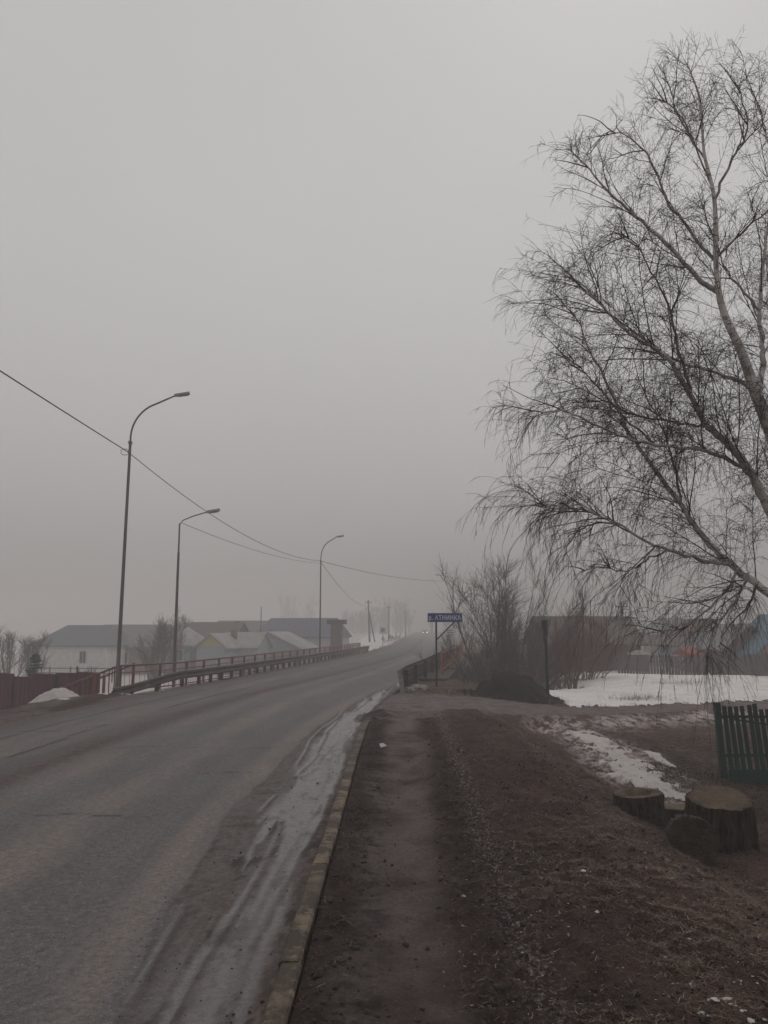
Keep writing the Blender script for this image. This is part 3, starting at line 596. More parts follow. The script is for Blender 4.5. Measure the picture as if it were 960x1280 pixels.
# ------------------------------------------------------------------ red bridge railing on the left, with the stair railing
rr = empty('railing', (0, 0, 0), 0, 'faded red metal railing along the left sidewalk behind the guardrail', 'railing')
fS = lambda y: el(y) - 2.05 - 1.0 * (1 - sm(30, 34, y))
Y0r, Y1r = 30.6, 88
pts = rail_pts(fS, Y0r, Y1r, 1.0); zb = -.33
for zz, w_ in ((.68, .06), (.08 - .3, .04), (.42, .03)):
    mb = MB(); mb.tube([(p.x, p.y, zz) for p in pts], w_ / 1.6, 6); mb.build('rail', M['redpaint'], rr)
pm = MB().box((0, 0, .5), (.09, .09, 1.04)).mesh('post', M['redpaint'])
for y_ in np.arange(Y0r, Y1r, 2.0): link('post', pm, rr, (float(fS(y_)), y_, zb))
bars = MB()
for y_ in np.arange(Y0r + .25, Y1r, .25):
    if abs((y_ - Y0r) % 2) > .1: bars.beam((float(fS(y_)), y_, -.25), (float(fS(y_)), y_, .66), .016, .016)
tag(bars.build('bars', M['pinkbar'], rr), kind='stuff')
sr = empty('stair_railing', (float(fS(Y0r)), Y0r, 0), 0, 'red railing with upright bars sloping down beside the maroon fence', 'railing')
a0 = Vector((-.1, -.05, .66)); a1 = Vector((-2.3, -.5, -.22))
MB().tube([a0, a1], .04, 6).build('handrail', M['redpaint'], sr); MB().tube([a0 - Vector((0, 0, .95)), a1 - Vector((0, 0, .95))], .035, 6).build('bottom_rail', M['redpaint'], sr)
bm_ = MB().box((0, 0, -.47), (.035, .035, .93)).mesh('bar', M['redpaint'])
for i in range(12):
    p = a0.lerp(a1, (i + .5) / 12); link('bar', bm_, sr, p)
pm_ = MB().box((0, 0, -.6), (.09, .09, 1.3)).mesh('post', M['redpaint'])
for t in (0, .35, 1): link('post', pm_, sr, a0.lerp(a1, t) + Vector((0, 0, .02)))
# second stair railing set behind
a0b = a0 + Vector((.2, 1.3, .03)); a1b = a1 + Vector((.3, 1.3, 0))
sr2 = empty('stair_railing', (float(fS(Y0r)), Y0r, 0), 0, 'red stair railing behind the first, at the end of the sidewalk', 'railing')
MB().tube([a0b, a1b], .035, 6).build('handrail', M['redpaint'], sr2)
for t in (0, .5, 1): link('post', pm_, sr2, a0b.lerp(a1b, t))

# ------------------------------------------------------------------ orange railing on the right
orr = empty('railing', (0, 0, 0), 0, 'orange railing of upright bars behind the right guardrail', 'railing')
fO = lambda y: er(y) + .75 + .25 * sm(38, 60, y)
pts = rail_pts(fO, 38, 78, 1.0)
for zz in (.95, .18): MB().tube([(p.x, p.y, zz) for p in pts], .03, 6).build('rail', M['orange'], orr)
pm = MB().box((0, 0, .5), (.1, .1, 1.05)).mesh('post', M['orange']); pb = MB().box((0, 0, .55), (.022, .022, .8)).mesh('bar', M['redpaint'])
for i, y_ in enumerate(np.arange(38, 78, 1.0)):
    if i % 3 == 0: link('post', pm, orr, (float(fO(y_)), y_, -.02))
    else: link('bar', pb, orr, (float(fO(y_)), y_, 0))

# ------------------------------------------------------------------ rubble at the end of the right guardrail
for i, (x_, y_, s_, lb) in enumerate(((1.15, 27.6, .32, 'largest pale broken concrete lump beside the end of the right guardrail'), (1.35, 28.6, .22, 'pale concrete lump just behind the largest one by the right guardrail'), (.85, 27.2, .2, 'flat pale concrete piece at the foot of the right guardrail end'))):
    gg = np.random.default_rng(60 + i); import bmesh
    bm = bmesh.new(); bmesh.ops.create_icosphere(bm, subdivisions=2, radius=s_)
    for v_ in bm.verts: v_.co *= 1 + gg.normal(0, .13); v_.co.z *= .6
    me = bpy.data.meshes.new('rubble'); bm.to_mesh(me); bm.free(); me.materials.append(M['guardend'])
    tag(link('concrete_rubble', me, None, (x_, y_, tz(x_, y_) + s_ * .2)), lb, 'rubble', 'broken concrete by the guardrail end')

# ------------------------------------------------------------------ dark gravel heap, snow heap
def heap(name, loc, rx, ry, h, mat, label, cat, seed, kind=None):
    n = 60; gx, gy = np.meshgrid(np.linspace(-1.25, 1.25, n), np.linspace(-1.25, 1.25, n)); r = np.hypot(gx, gy) * (1 + .12 * fbm(gx * 1.3 + seed, gy * 1.3, seed, 2))
    zz = h * np.clip(1 - r * r, 0, 1) ** 1.15; zz = np.where(r > 1, -.25 * (r - 1) * 2, zz) + h * .16 * fbm(gx * 5, gy * 5, seed + 3, 4) + h * .08 * fbm(gx * 15, gy * 18, seed + 5, 3)
    V = np.stack([gx * rx + loc[0], gy * ry + loc[1], zz + loc[2] - .05], -1).reshape(-1, 3); ix = np.arange(n * n).reshape(n, n)
    F = np.stack([ix[:-1, :-1], ix[:-1, 1:], ix[1:, 1:], ix[1:, :-1]], -1).reshape(-1, 4)
    o = fast_mesh(name, V, F, mat, attrs=dict(dirt=np.ones(n * n))); return tag(o, label, cat)
heap('gravel_heap', (4.35, 28.3, -.33), 1.48, 1.4, .93, M['coal'], 'low heap of dark gravel beside the side track under the willow', 'heap', 5)
ga = g.uniform(0, 6.283, 700); gr2 = 1 + .35 * g.random(700) ** 2
lumps('spilled_gravel', 4.35 + 1.4 * gr2 * np.cos(ga), 28.3 + 1.35 * gr2 * np.sin(ga), .03, M['coal'], g, 'dark gravel spilled around the foot of the gravel heap', 'gravel')
heap('snow_heap', (-10.0, 25.2, -.15), .85, .7, .42, M['snow'], 'small dirty snow heap in front of the maroon fence', 'snow heap', 9)

# ------------------------------------------------------------------ river name sign
Ys = 30.2; c = at(556, 772, Ys); pxx = at(545.5, 800, Ys).x; zb = gz(pxx, Ys)
sg = empty('river_sign', (pxx, Ys, zb), 0, 'blue river name sign in white letters on a thin post', 'sign')
MB().tube([(0, .06, -.3), (.0, .06, c.z - zb + .1)], .035, 8).build('post', M['black'], sg)
bw, bh = 1.29, .33; bc = (c.x - pxx, 0, c.z - zb)
bd = MB().box(bc, (bw, .03, bh)).build('board', M['blue'], sg)
fr_ = MB()
for s_ in (-1, 1): fr_.box((bc[0], -.016, bc[2] + s_ * (bh / 2 - .012)), (bw, .006, .012)); fr_.box((bc[0] + s_ * (bw / 2 - .006), -.016, bc[2]), (.012, .006, bh - .03))
fr_.build('border', M['signback'], bd)
MB().beam((0, .05, c.z - zb - .83), (bc[0] + .4, .05, c.z - zb - .12), .045, .045).build('brace', M['black'], sg)
def text_part(txt, size, loc, mat, parent, rot=(math.pi / 2, 0, 0), bold=.006, name='lettering'):
    cu = bpy.data.curves.new('txt', 'FONT'); cu.body = txt; cu.size = size; cu.extrude = .002; cu.offset = bold; cu.space_character = 1.12
    to = bpy.data.objects.new('txt', cu); COL.objects.link(to); bpy.context.view_layer.update()
    me = bpy.data.meshes.new_from_object(to.evaluated_get(bpy.context.evaluated_depsgraph_get())); bpy.data.objects.remove(to)
    me.materials.clear(); me.materials.append(mat); o = link(name, me, parent, loc); o.rotation_euler = rot
    xs_ = [v_.co.x for v_ in me.vertices] or [0]; return o, min(xs_), max(xs_)
lt, xa, xb = text_part('р. АТНИНКА', .235, (0, -.018, 0), M['white'], bd)
sc_ = 1.2 / (xb - xa); lt.scale = (sc_, 1, 1); lt.location = (bc[0] - .6 - xa * sc_, -.019, bc[2] - .085)

# dark post with a narrow sign seen edge-on
pb_ = at(684.5, 868, 28.2); zb = gz(pb_.x, 28.2)
sp_ = empty('sign_post', (pb_.x, 28.2, zb), 0, 'tall dark post with a narrow sign seen edge-on beside the gravel heap', 'sign')
H_ = at(684, 775, 28.2).z - zb
MB().tube([(0.02, 0, -.2), (0, 0, H_ * .6), (-.02, 0, H_)], [.05, .055, .05], 8).build('post', M['black'], sp_)
MB().add([(-.1, -.05, H_ - .02), (.09, -.05, H_), (.07, -.06, H_ - .5), (-.04, -.06, H_ - .75), (-.1, .25, H_ - .02), (.09, .25, H_), (.07, .25, H_ - .5), (-.04, .25, H_ - .75)],
         [(0, 1, 2, 3), (7, 6, 5, 4), (0, 4, 5, 1), (1, 5, 6, 2), (2, 6, 7, 3), (3, 7, 4, 0)]).build('sign_plate', M['black'], sp_)
MB().box((.05, -.07, H_ - .22), (.05, .02, .36)).build('bracket', M['signback'], sp_)

# ------------------------------------------------------------------ street lamps
def lamp(label, base, H, arm_dx, arm_dz, style, lean=0, r0=.09, arm_dy=0):
    root = empty('street_lamp', base, 0, label, 'street lamp', 'street lamps along the road'); root.rotation_euler = (0, lean, 0)
    if style == 'curved':
        h0 = H - 1.9
        MB().tube([(0, 0, -.2), (0, 0, h0 * .5), (0, 0, h0)], [r0, r0 * .82, r0 * .66], 10).build('pole', M['galv'], root)
        pts = [(0, 0, h0 - .1)]
        for k in range(13):
            a = k / 12; ang = a * R(72); pts.append((arm_dx * .55 * (1 - math.cos(ang)) / (1 - math.cos(R(72))), 0, h0 + .2 + 1.35 * math.sin(ang) / math.sin(R(72))))
        pts.append((arm_dx, 0, H))
        MB().tube(pts, [r0 * .5] + [r0 * .48] * 13 + [r0 * .4], 8).build('arm', M['galv'], root)
        MB().box((0, 0, h0), (.13, .13, .1)).build('collar', M['galv'], root)
    else:
        h0 = H - arm_dz
        MB().tube([(0, 0, -.2), (0, 0, h0 * .82)], [r0, r0 * .7], 10).build('pole', M['galv'], root)
        MB().tube([(0, 0, h0 * .82 - .1), (0, 0, h0)], r0 * .5, 8).build('pole_top', M['galv'], root)
        MB().tube([(0, 0, h0 - .05), (arm_dx * .12, 0, h0 + arm_dz * .28), (arm_dx * .5, 0, h0 + arm_dz * .65), (arm_dx, 0, H)], r0 * .36, 8).build('arm', M['galv'], root)
    s = 1 if arm_dx > 0 else -1
    hd = MB(); x0 = arm_dx; L = .55
    hd.add([(x0 - s * .05, -.06, H - .05), (x0 - s * .05, .06, H - .05), (x0 - s * .05, .05, H + .05), (x0 - s * .05, -.05, H + .05),
            (x0 + s * L, -.1, H + .06), (x0 + s * L, .1, H + .06), (x0 + s * L * .97, .07, H + .15), (x0 + s * L * .97, -.07, H + .15)],
           [(0, 1, 2, 3), (7, 6, 5, 4), (0, 4, 5, 1), (1, 5, 6, 2), (2, 6, 7, 3), (3, 7, 4, 0)])
    ho = hd.build('lamp_head', M['lamp_grey'], root)
    MB().tube([(x0 + s * .1, 0, H - .01), (x0 + s * L * .9, 0, H + .05)], .06, 8).build('lens', M['lamp_glass'], ho)
    return root
def lamp_at(label, u, vbase_z, Y, vtop, uarm, style, r0=.09, arm_dz=.5, lean=0):
    b_ = at(u, 788, Y); t = at(uarm, vtop, Y); z0 = vbase_z
    return lamp(label, (b_.x, Y, z0), t.z - z0, t.x - b_.x, arm_dz, style, lean, r0)
lamp_at('tall curved-arm street lamp nearest the camera, carrying the overhead cable', 149.5, -.35, 30.3, 494, 217, 'curved', .078, lean=R(.4))
lamp_at('shorter street lamp with a bent straight arm, second from the left', 219.5, -.35, 34, 640, 259, 'bent', .072, .5)
lamp_at('thin curved-arm street lamp further along the bridge railing', 400, -1.9, 62, 671, 421, 'curved', .075)
lamp_at('distant street lamp right of the road, arm pointing left', 567, -.2, 100, 719, 549, 'bent', .09, .4)

def cable(label, pts, r=.014):
    P = []
    for (a, b_, sag) in pts:
        a = Vector(a); b_ = Vector(b_)
        for k in range(0, 19):
            t = k / 18; p = a.lerp(b_, t); p.z -= 4 * sag * t * (1 - t); P.append(p)
    return tag(MB().tube(P, r, 5).build('overhead_cable', M['cable']), label, 'cable')
A1 = at(160, 565, 30.2); A2 = at(400, 701, 62); A3 = at(566, 726, 100)
cable('thick overhead cable crossing the sky to the nearest lamp', [((-11, -8, A1.z + .25), A1, .1)], .02)
cable('overhead cable sagging from the nearest lamp to the curved lamp on the bridge', [(A1, A2, .95)], .016)
cable('thin far cable from the bridge lamp across to the right-hand lamp', [(A2, A3, .5)], .02)
cable('thin cable from the short lamp to the curved lamp on the bridge', [(at(228, 654, 34), at(400, 704, 62), .35)], .011)
cable('thin cable dropping from the bridge lamp to the leaning pole', [(A2, at(457, 757, 150), .9)], .02)
MB_l = MB().tube([at(156 + 5 * math.cos(a), 565 + 4 * math.sin(a), 30.15) for a in np.linspace(0, 6.2, 12)], .012, 5).build('cable_clamp', M['cable'])
tag(MB_l, 'small loop of cable clamped to the nearest lamp pole', 'cable clamp')

# ------------------------------------------------------------------ maroon sheet fence
mf0 = Vector((-10.75, 30.9)); mf1 = Vector((-22, 36.2)); mfe = empty('sheet_fence', (mf0.x, mf0.y, 0), 0, 'maroon profiled metal sheet fence at the left edge', 'fence')
L = (mf1 - mf0).length; dirv = (mf1 - mf0).normalized(); nrm = Vector((-dirv.y, dirv.x)); wp = 1.15; npan = int(L / wp)
ms = {}
for i in range(npan):
    s0 = i * wp; px_ = mf0 + dirv * s0; u_ = 480 + 1000 * px_.x / px_.y
    top = .42 if u_ > 72 else (.19 if u_ > 30 else .28); top -= .02 * (i % 2); 
    if u_ > 72: top = lerp(.3, .42, (u_ - 72) / 60)
    V = []; k = 0
    xs_ = np.arange(0, wp + .001, .0575)
    for j, x_ in enumerate(xs_):
        dd = .02 if (j % 4) in (1, 2) else 0
        p_ = dirv * (s0 + x_) + nrm * dd; V += [(p_.x, p_.y, -1.9), (p_.x, p_.y, top), (p_.x + nrm.x * .006, p_.y + nrm.y * .006, top), (p_.x + nrm.x * .006, p_.y + nrm.y * .006, -1.9)]
    n_ = len(xs_); F = [(a * 4 + q_, a * 4 + (q_ + 1) % 4, a * 4 + 4 + (q_ + 1) % 4, a * 4 + 4 + q_) for a in range(n_ - 1) for q_ in range(4)] + [(0, 1, 2, 3), tuple((n_ - 1) * 4 + q_ for q_ in (3, 2, 1, 0))]
    MB().add(V, F).build('panel', M['purple'], mfe)
for i in range(0, npan, 2):
    p_ = dirv * (i * wp) + nrm * .05; MB().box((p_.x, p_.y, -.9), (.06, .06, 2.3)).build('post', M['black'], mfe)
# thin post behind fence
p_ = at(97, 833, 36); tag(MB().tube([(p_.x, 36, gz(p_.x, 36) - .2), (p_.x, 36, p_.z)], .05, 6).build('wooden_post', M['pole_wood']), 'single thin post standing behind the maroon fence in front of the white house', 'post')

# ------------------------------------------------------------------ houses
def wallmat(name, c, s=2, **k): return simple(name, c, tuple(x * .78 for x in c), s, .85, 0, .2, **k)
WM = dict(white=wallmat('white_rendered_wall', (.66, .65, .64)), grey=wallmat('grey_board_wall', (.2, .19, .185)), teal=wallmat('teal_painted_wall', (.16, .25, .28)), brown=wallmat('brown_log_wall', (.085, .066, .054), 3, stretch=(.3, .3, 4)),
          bluegrey=wallmat('blue_grey_wall', (.3, .34, .38)), lightgrey=wallmat('pale_sheet_wall', (.42, .43, .46)), red=wallmat('red_wall', (.38, .06, .045)), lbrown=wallmat('reddish_brown_wall', (.14, .095, .085)), yellow=wallmat('yellow_gable', (.46, .38, .18)), pink=wallmat('pinkish_wall', (.3, .19, .16)))
RM = dict(slate=wallmat('blue_grey_roof', (.13, .15, .18)), grey=wallmat('grey_slate_roof', (.19, .19, .19), 1.2), brown=wallmat('brown_roof', (.1, .075, .065)), blue=wallmat('blue_metal_roof', (.09, .16, .21)), dblue=wallmat('dark_blue_metal_roof', (.06, .075, .12)), snowy=wallmat('snowy_roof', (.34, .33, .33), 1.0, dirt=(.16, .15, .15)), redroof=wallmat('red_metal_roof', (.3, .06, .05)))
M['glass'] = simple('dark_window_glass', (.03, .035, .04), (.02, .024, .028), 2, .15); M['frame'] = simple('window_frame', (.5, .5, .5), (.36, .36, .37), 4, .6); M['brick'] = simple('chimney_brick', (.16, .08, .06), (.1, .055, .045), 8, .9)
def house(label, loc, w_, d_, h_, rh, wall, roof, rot=0, ridge='x', wins=(), name='house', chimney=None, over=.35, hip=0, gable=None, door=None, winf=(.9, 1.1), cat='house'):
    root = empty(name, loc, rot, label, cat)
    X_, Y_ = w_ / 2, d_ / 2
    mb = MB()
    if ridge == 'x': prof = [(-Y_, 0), (Y_, 0), (Y_, h_), (0, h_ + rh * (1 if not hip else 0)) , (-Y_, h_)]
    else: prof = [(-X_, 0), (X_, 0), (X_, h_), (0, h_ + rh), (-X_, h_)]
    if hip: mb.box((0, 0, h_ / 2), (w_, d_, h_))
    elif ridge == 'x':
        mb.add([(-X_, y_, z_) for y_, z_ in prof] + [(X_, y_, z_) for y_, z_ in prof], [tuple(range(5)), (9, 8, 7, 6, 5)] + [(i, i + 5, (i + 1) % 5 + 5, (i + 1) % 5) for i in range(5)])
    else: mb.prism(prof, -Y_, Y_)
    mb.build('wall', WM[wall], root)
    ro = MB(); th = .12; o_ = over
    if hip:
        a, b_ = X_ + o_, Y_ + o_; hx = X_ - hip; e = h_ - .05
        ro.add([(-a, -b_, e), (a, -b_, e), (a, b_, e), (-a, b_, e), (-hx, 0, h_ + rh), (hx, 0, h_ + rh), (-a, -b_, e - th), (a, -b_, e - th), (a, b_, e - th), (-a, b_, e - th)],
               [(0, 1, 5, 4), (1, 2, 5), (2, 3, 4, 5), (3, 0, 4), (6, 7, 1, 0), (7, 8, 2, 1), (8, 9, 3, 2), (9, 6, 0, 3), (9, 8, 7, 6)])
    else:
        half = Y_ if ridge == 'x' else X_; ln = (X_ if ridge == 'x' else Y_) + o_
        sl_ = rh / half; ex = half + o_; ez = h_ - sl_ * o_
        pr = [(-ex, ez + .01), (0, h_ + rh + .01), (ex, ez + .01), (ex, ez + .01 + th), (0, h_ + rh + .01 + th), (-ex, ez + .01 + th)]
        if ridge == 'x': ro.add([(-ln, y_, z_) for y_, z_ in pr] + [(ln, y_, z_) for y_, z_ in pr], [(0, 1, 4, 5), (1, 2, 3, 4), (11, 10, 7, 6), (10, 9, 8, 7)] + [(i, i + 6, (i + 1) % 6 + 6, (i + 1) % 6) for i in range(6)])
        else: ro.add([(x_, -ln, z_) for x_, z_ in pr] + [(x_, ln, z_) for x_, z_ in pr], [(0, 1, 4, 5), (1, 2, 3, 4), (11, 10, 7, 6), (10, 9, 8, 7)] + [(i, i + 6, (i + 1) % 6 + 6, (i + 1) % 6) for i in range(6)])
    r_o = ro.build('roof', RM[roof], root)
    if gable and ridge == 'y': MB().add([(-X_ + .25, -Y_ - .012, h_ + .08), (X_ - .25, -Y_ - .012, h_ + .08), (0, -Y_ - .012, h_ + rh - .15), (-X_ + .25, -Y_ - .05, h_ + .08), (X_ - .25, -Y_ - .05, h_ + .08), (0, -Y_ - .05, h_ + rh - .15)], [(0, 1, 2), (5, 4, 3), (0, 3, 4, 1), (1, 4, 5, 2), (2, 5, 3, 0)]).build('gable_board', WM[gable], root)
    for (x_, z_) in wins:
        ww, wh = winf
        wf = MB().box((x_, -Y_ - .02, z_), (ww + .16, .05, wh + .16)).build('window', M['frame'], root)
        MB().box((x_ - ww / 4 - .01, -Y_ - .045, z_), (ww / 2 - .04, .02, wh)).build('pane', M['glass'], wf); MB().box((x_ + ww / 4 + .01, -Y_ - .045, z_), (ww / 2 - .04, .02, wh)).build('pane', M['glass'], wf)
    if door: MB().box((door, -Y_ - .02, 1), (.95, .05, 2)).build('door', M['pole_wood'], root)
    if chimney: MB().box((chimney[0], chimney[1], h_ + rh * .7 + .3), (.5, .5, 1.1)).build('chimney', M['brick'], r_o)
    return root
def hpos(u, Y, z): p = at(u, 788, Y); return (p.x, Y, z)
# left bank, near to far
house('long white house with a blue-grey roof and one small window', hpos(112, 84, -2.4), 7.6, 8, 3.0, 1.95, 'white', 'slate', R(-6), 'x', [(1.4, 1.8)], over=.35, winf=(.6, 1.1), hip=1.4)
house('lower grey wing of the white house with paired windows', hpos(172, 87.5, -2.4), 7.0, 7, 2.8, 2.1, 'grey', 'grey', R(-6), 'x', [(-1.9, 1.6), (.1, 1.6)], over=.3)
house('small teal house with a snowy hip roof behind the second lamp', hpos(226, 88, -2.2), 4.8, 6, 2.7, 1.9, 'teal', 'snowy', R(-10), 'x', [(-.6, 1.6), (1.2, 1.6)], hip=1.6)
house('brown-roofed log house behind the yellow-gabled cottage', hpos(272, 100, -1.8), 6.2, 7, 2.6, 2.1, 'brown', 'brown', R(-8), 'x', [(-1, 1.4)], chimney=(2.5, 0))
house('small cottage with a yellow gable and pale blue-grey wall', hpos(281, 86, -2.1), 3.2, 6, 2.45, 1.25, 'bluegrey', 'snowy', R(-16), 'y', [], gable='yellow', chimney=(.6, 1))
house('long snowy-roofed annex joined right of the yellow-gabled cottage', hpos(307, 88, -2.1), 4.2, 5, 2.3, 1.5, 'bluegrey', 'snowy', R(-8), 'x', [], over=.25)
house('grey gabled house with a small attic window below the long blue roof', hpos(348, 95, -1.9), 7.5, 7, 1.9, 1.75, 'bluegrey', 'snowy', R(-12), 'y', [(0, 2.4)], winf=(.5, .6), chimney=(-1, 0))
house('large barn-like building with a long dark blue roof', hpos(380, 112, -2), 11, 11, 3.2, 2.5, 'lightgrey', 'dblue', R(-6), 'x', [], name='barn', over=.4, cat='barn', hip=.8)
house('flat distant house with a thin mast, between the cottages and the blue-roofed barn', hpos(305, 135, -1.6), 8, 6, 3.4, 1.7, 'grey', 'brown', 0, 'x', [])
bb = empty('roadside_shelter', hpos(421, 92, -1.6), R(-8), 'brown wooden kiosk under a dark billboard-like slab roof', 'kiosk')
MB().box((0, 0, 2.15), (1.15, 1.15, 4.3)).build('wall', WM['brown'], bb); MB().box((0, 0, 4.55), (2.0, 1.6, .52)).build('roof', M['black'], bb)
for x_ in (-.55, .55): MB().box((x_, -.6, 2.1), (.1, .08, 4.1)).build('post', M['pole_wood'], bb)
# right side
house('old dark log house with a steep brown roof behind the reddish bushes', hpos(727, 59, -.95), 6.6, 5.5, 2.1, 1.75, 'brown', 'brown', R(4), 'x', [], over=.35, door=-1.6)
lh = bpy.data.objects['house.007'] if 'house.007' in bpy.data.objects else None
sh = empty('shed', hpos(794, 56.5, -.95), R(5), 'small brown shed with snow on its roof beside the log house', 'shed')
MB().box((0, 0, .65), (1.2, 1.2, 1.3)).build('wall', WM['lbrown'], sh); MB().prism([(-.72, 1.3), (.72, 1.3), (.7, 1.4), (.1, 1.62), (-.7, 1.42)], -.72, .72).build('roof', M['snow_bit'], sh); MB().box((0, -.62, .55), (.6, .05, 1.1)).build('door', M['pole_wood'], sh)
house('grey gabled house behind the hanging birch twigs', hpos(868, 62, -.95), 4.4, 6, 2.0, 1.7, 'bluegrey', 'brown', 0, 'y', [(0, 1.3)], winf=(.7, .8))
house('low bright red shed below the grey gable', hpos(871, 55, -.95), 1.7, 2.5, 1.35, .35, 'red', 'redroof', 0, 'x', [], name='shed', cat='shed')
house('brown house with a pointed dark gable near the right edge', hpos(914, 53, -.9), 2.9, 5, 1.9, 1.3, 'lbrown', 'grey', 0, 'y', [])
house('house with a steep blue roof and brown wall at the right edge', hpos(973, 50, -.9), 4.4, 5, 1.7, 2.1, 'pink', 'blue', R(-4), 'y', [(-1, 1)], winf=(.7, .8))
house('pale pink house barely visible behind the hanging twigs', hpos(838, 92, -.9), 4.4, 6, 2.6, 1.6, 'pink', 'grey', 0, 'y', [(0, 1.5)])
# board fence
def board_fence(label, p0, p1, h, mat, wv=.16, gap=.02, name='board_fence'):
    fe = empty(name, (p0[0], p0[1], 0), 0, label, 'fence'); d_ = Vector((p1[0] - p0[0], p1[1] - p0[1])); L_ = d_.length; d_.normalize(); n_ = min(int(L_ / (wv + gap)), 130)
    me = MB().box((0, 0, h / 2), (wv, .025, h)).mesh('board', mat); ang = math.atan2(d_.y, d_.x)
    for i in range(n_):
        s_ = i * L_ / n_; o = link('board', me, fe, (d_.x * s_, d_.y * s_, gz(p0[0] + d_.x * s_, p0[1] + d_.y * s_) - .08 + random.uniform(-.04, .04))); o.rotation_euler = (0, random.uniform(-.02, .02), ang)
    return fe
M['greyboard'] = simple('grey_weathered_boards', (.12, .1, .1), (.075, .062, .064), 5, .9)
board_fence('long weathered grey board fence at the far edge of the snow field', (15.3, 53), (20.6, 51.5), 1.35, M['greyboard'])
board_fence('nearer grey-brown board fence behind the green pickets', (20.6, 51.3), (21.7, 43), 1.35, M['greyboard'])
# lattice fence with snow near shed
rfe = empty('rail_fence', (17.8, 55, 0), 0, 'low snowy rail fence between the small shed and the board fence', 'fence')
for z_ in (-.25, .1): MB().beam((0, 0, z_), (2.6, -.8, z_), .05, .09).build('rail', M['snow_bit'], rfe)
for t in (0, .5, 1): MB().box((2.6 * t, -.8 * t, -.35), (.09, .09, 1.2)).build('post', M['pole_wood'], rfe)
bf = empty('rail_fence', (-30.5, 70, 0), 0, 'thin rail fence in the snow in front of the white house', 'fence')
for z_ in (-1.2, -1.6): MB().beam((0, 0, z_), (7.5, -1, z_), .06, .08).build('rail', M['pole_wood'], bf)
for t in np.linspace(0, 1, 5): MB().box((7.5 * t, -t, -1.7), (.1, .1, 1.3)).build('post', M['pole_wood'], bf)

# ------------------------------------------------------------------ utility poles and road signs, far traffic
def upole(label, u, Y, vtop, zb, brace=None, cross=True, r=.11, lean=0):
    b_ = at(u, 788, Y); H = at(u, vtop, Y).z - zb; root = empty('utility_pole', (b_.x, Y, zb), 0, label, 'utility pole', 'wooden utility poles'); root.rotation_euler = (0, lean, 0)
    MB().tube([(0, 0, -.2), (0, 0, H)], [r * 1.2, r * .8], 8).build('pole', M['pole_wood'], root)
    if cross: MB().box((0, 0, H - .45), (1.1, .1, .12)).build('crossarm', M['pole_wood'], root); [MB().tube([(x_, 0, H - .39), (x_, 0, H - .18)], .05, 6).build('insulator', M['lamp_grey'], root) for x_ in (-.5, .5)]
    if brace: MB().tube([(brace, 0, -.2), (0, .05, H * .75)], r * .8, 6).build('brace', M['pole_wood'], root)
upole('leaning braced utility pole left of the far road', 462, 140, 750, .2, .9, True, .16, R(-2))
upole('second distant utility pole beyond the leaning one', 486, 170, 757, .4, None, True, .15)
upole('faintest utility pole at the far end of the road', 507, 205, 763, .8, None, True, .15)
upole('utility pole with a side brace behind the small shed', 778, 72, 752, -.9, 1.1, True, .12)
upole('thin mast rising above the cottage roofs on the left', 326, 105, 758, -1.8, None, False, .07)
def road_sign(label, u, Y, vc, zb, w_, h_, fig):
    b_ = at(u, vc, Y); root = empty('road_sign', (b_.x, Y, zb), 0, label, 'road sign')
    MB().tube([(0, .06, -.1), (0, .06, b_.z - zb)], .045, 6).build('post', M['galv'], root)
    bd_ = MB().box((0, 0, b_.z - zb), (w_, .04, h_)).build('board', M['white'], root)
    mb = MB()
    for (x_, z_, a, b2) in fig: mb.box((x_ * w_, -.026, b_.z - zb + z_ * h_), (a * w_, .01, b2 * h_))
    mb.build('symbol', M['black'], bd_)
road_sign('square white warning sign with a dark symbol left of the far road', 478.5, 112, 788, .1, .95, .95, [(-.12, .1, .2, .4), (.15, .12, .16, .34), (0, -.12, .5, .1)])
road_sign('pale information sign with dark lines near the orange railing', 564, 72, 792, 0, .75, .95, [(-.1, .3, .4, .07), (0, .1, .6, .06), (0, -.12, .6, .06), (0, -.32, .6, .06)])
# far car with headlights on
cY = 262; cpos = (float(cx(cY)) - 1.3, cY, float(rz(cY)) + .01)
cpos = (at(531, 793, cY).x, cY, float(rz(cY)) + .01)
car = empty('car', cpos, 0, 'distant oncoming car with both headlights on in the fog', 'car')
M['carp'] = simple('dark_car_paint', (.06, .06, .065), (.05, .05, .055), 2, .35); M['tyre'] = simple('tyre', (.02, .02, .02), (.015, .015, .015), 8, .9)
MB().prism([(-.88, .3), (.88, .3), (.9, .62), (.84, .88), (-.84, .88), (-.9, .62)], -2.0, 2.2).build('body', M['carp'], car)
MB().add([(-.8, -1.0, .88), (.8, -1.0, .88), (.8, 1.7, .88), (-.8, 1.7, .88), (-.62, -.35, 1.42), (.62, -.35, 1.42), (.62, 1.2, 1.42), (-.62, 1.2, 1.42)], [(3, 2, 1, 0), (4, 5, 6, 7), (0, 1, 5, 4), (1, 2, 6, 5), (2, 3, 7, 6), (3, 0, 4, 7)]).build('cabin', M['glass'], car)
for x_ in (-.8, .8):
    for y_ in (-1.3, 1.4): MB().tube([(x_ - .1, y_, .32), (x_ + .1, y_, .32)], .32, 14).build('wheel', M['tyre'], car)
hm = bpy.data.materials.new('headlight_on'); hm.use_nodes = True; hm.node_tree.nodes['Principled BSDF'].inputs['Emission Color'].default_value = (1, .97, .9, 1); hm.node_tree.nodes['Principled BSDF'].inputs['Emission Strength'].default_value = 6
for x_ in (-.66, .66): MB().tube([(x_, -2.0, .66), (x_, -2.06, .66)], [.13, .12], 12).build('headlight', hm, car)

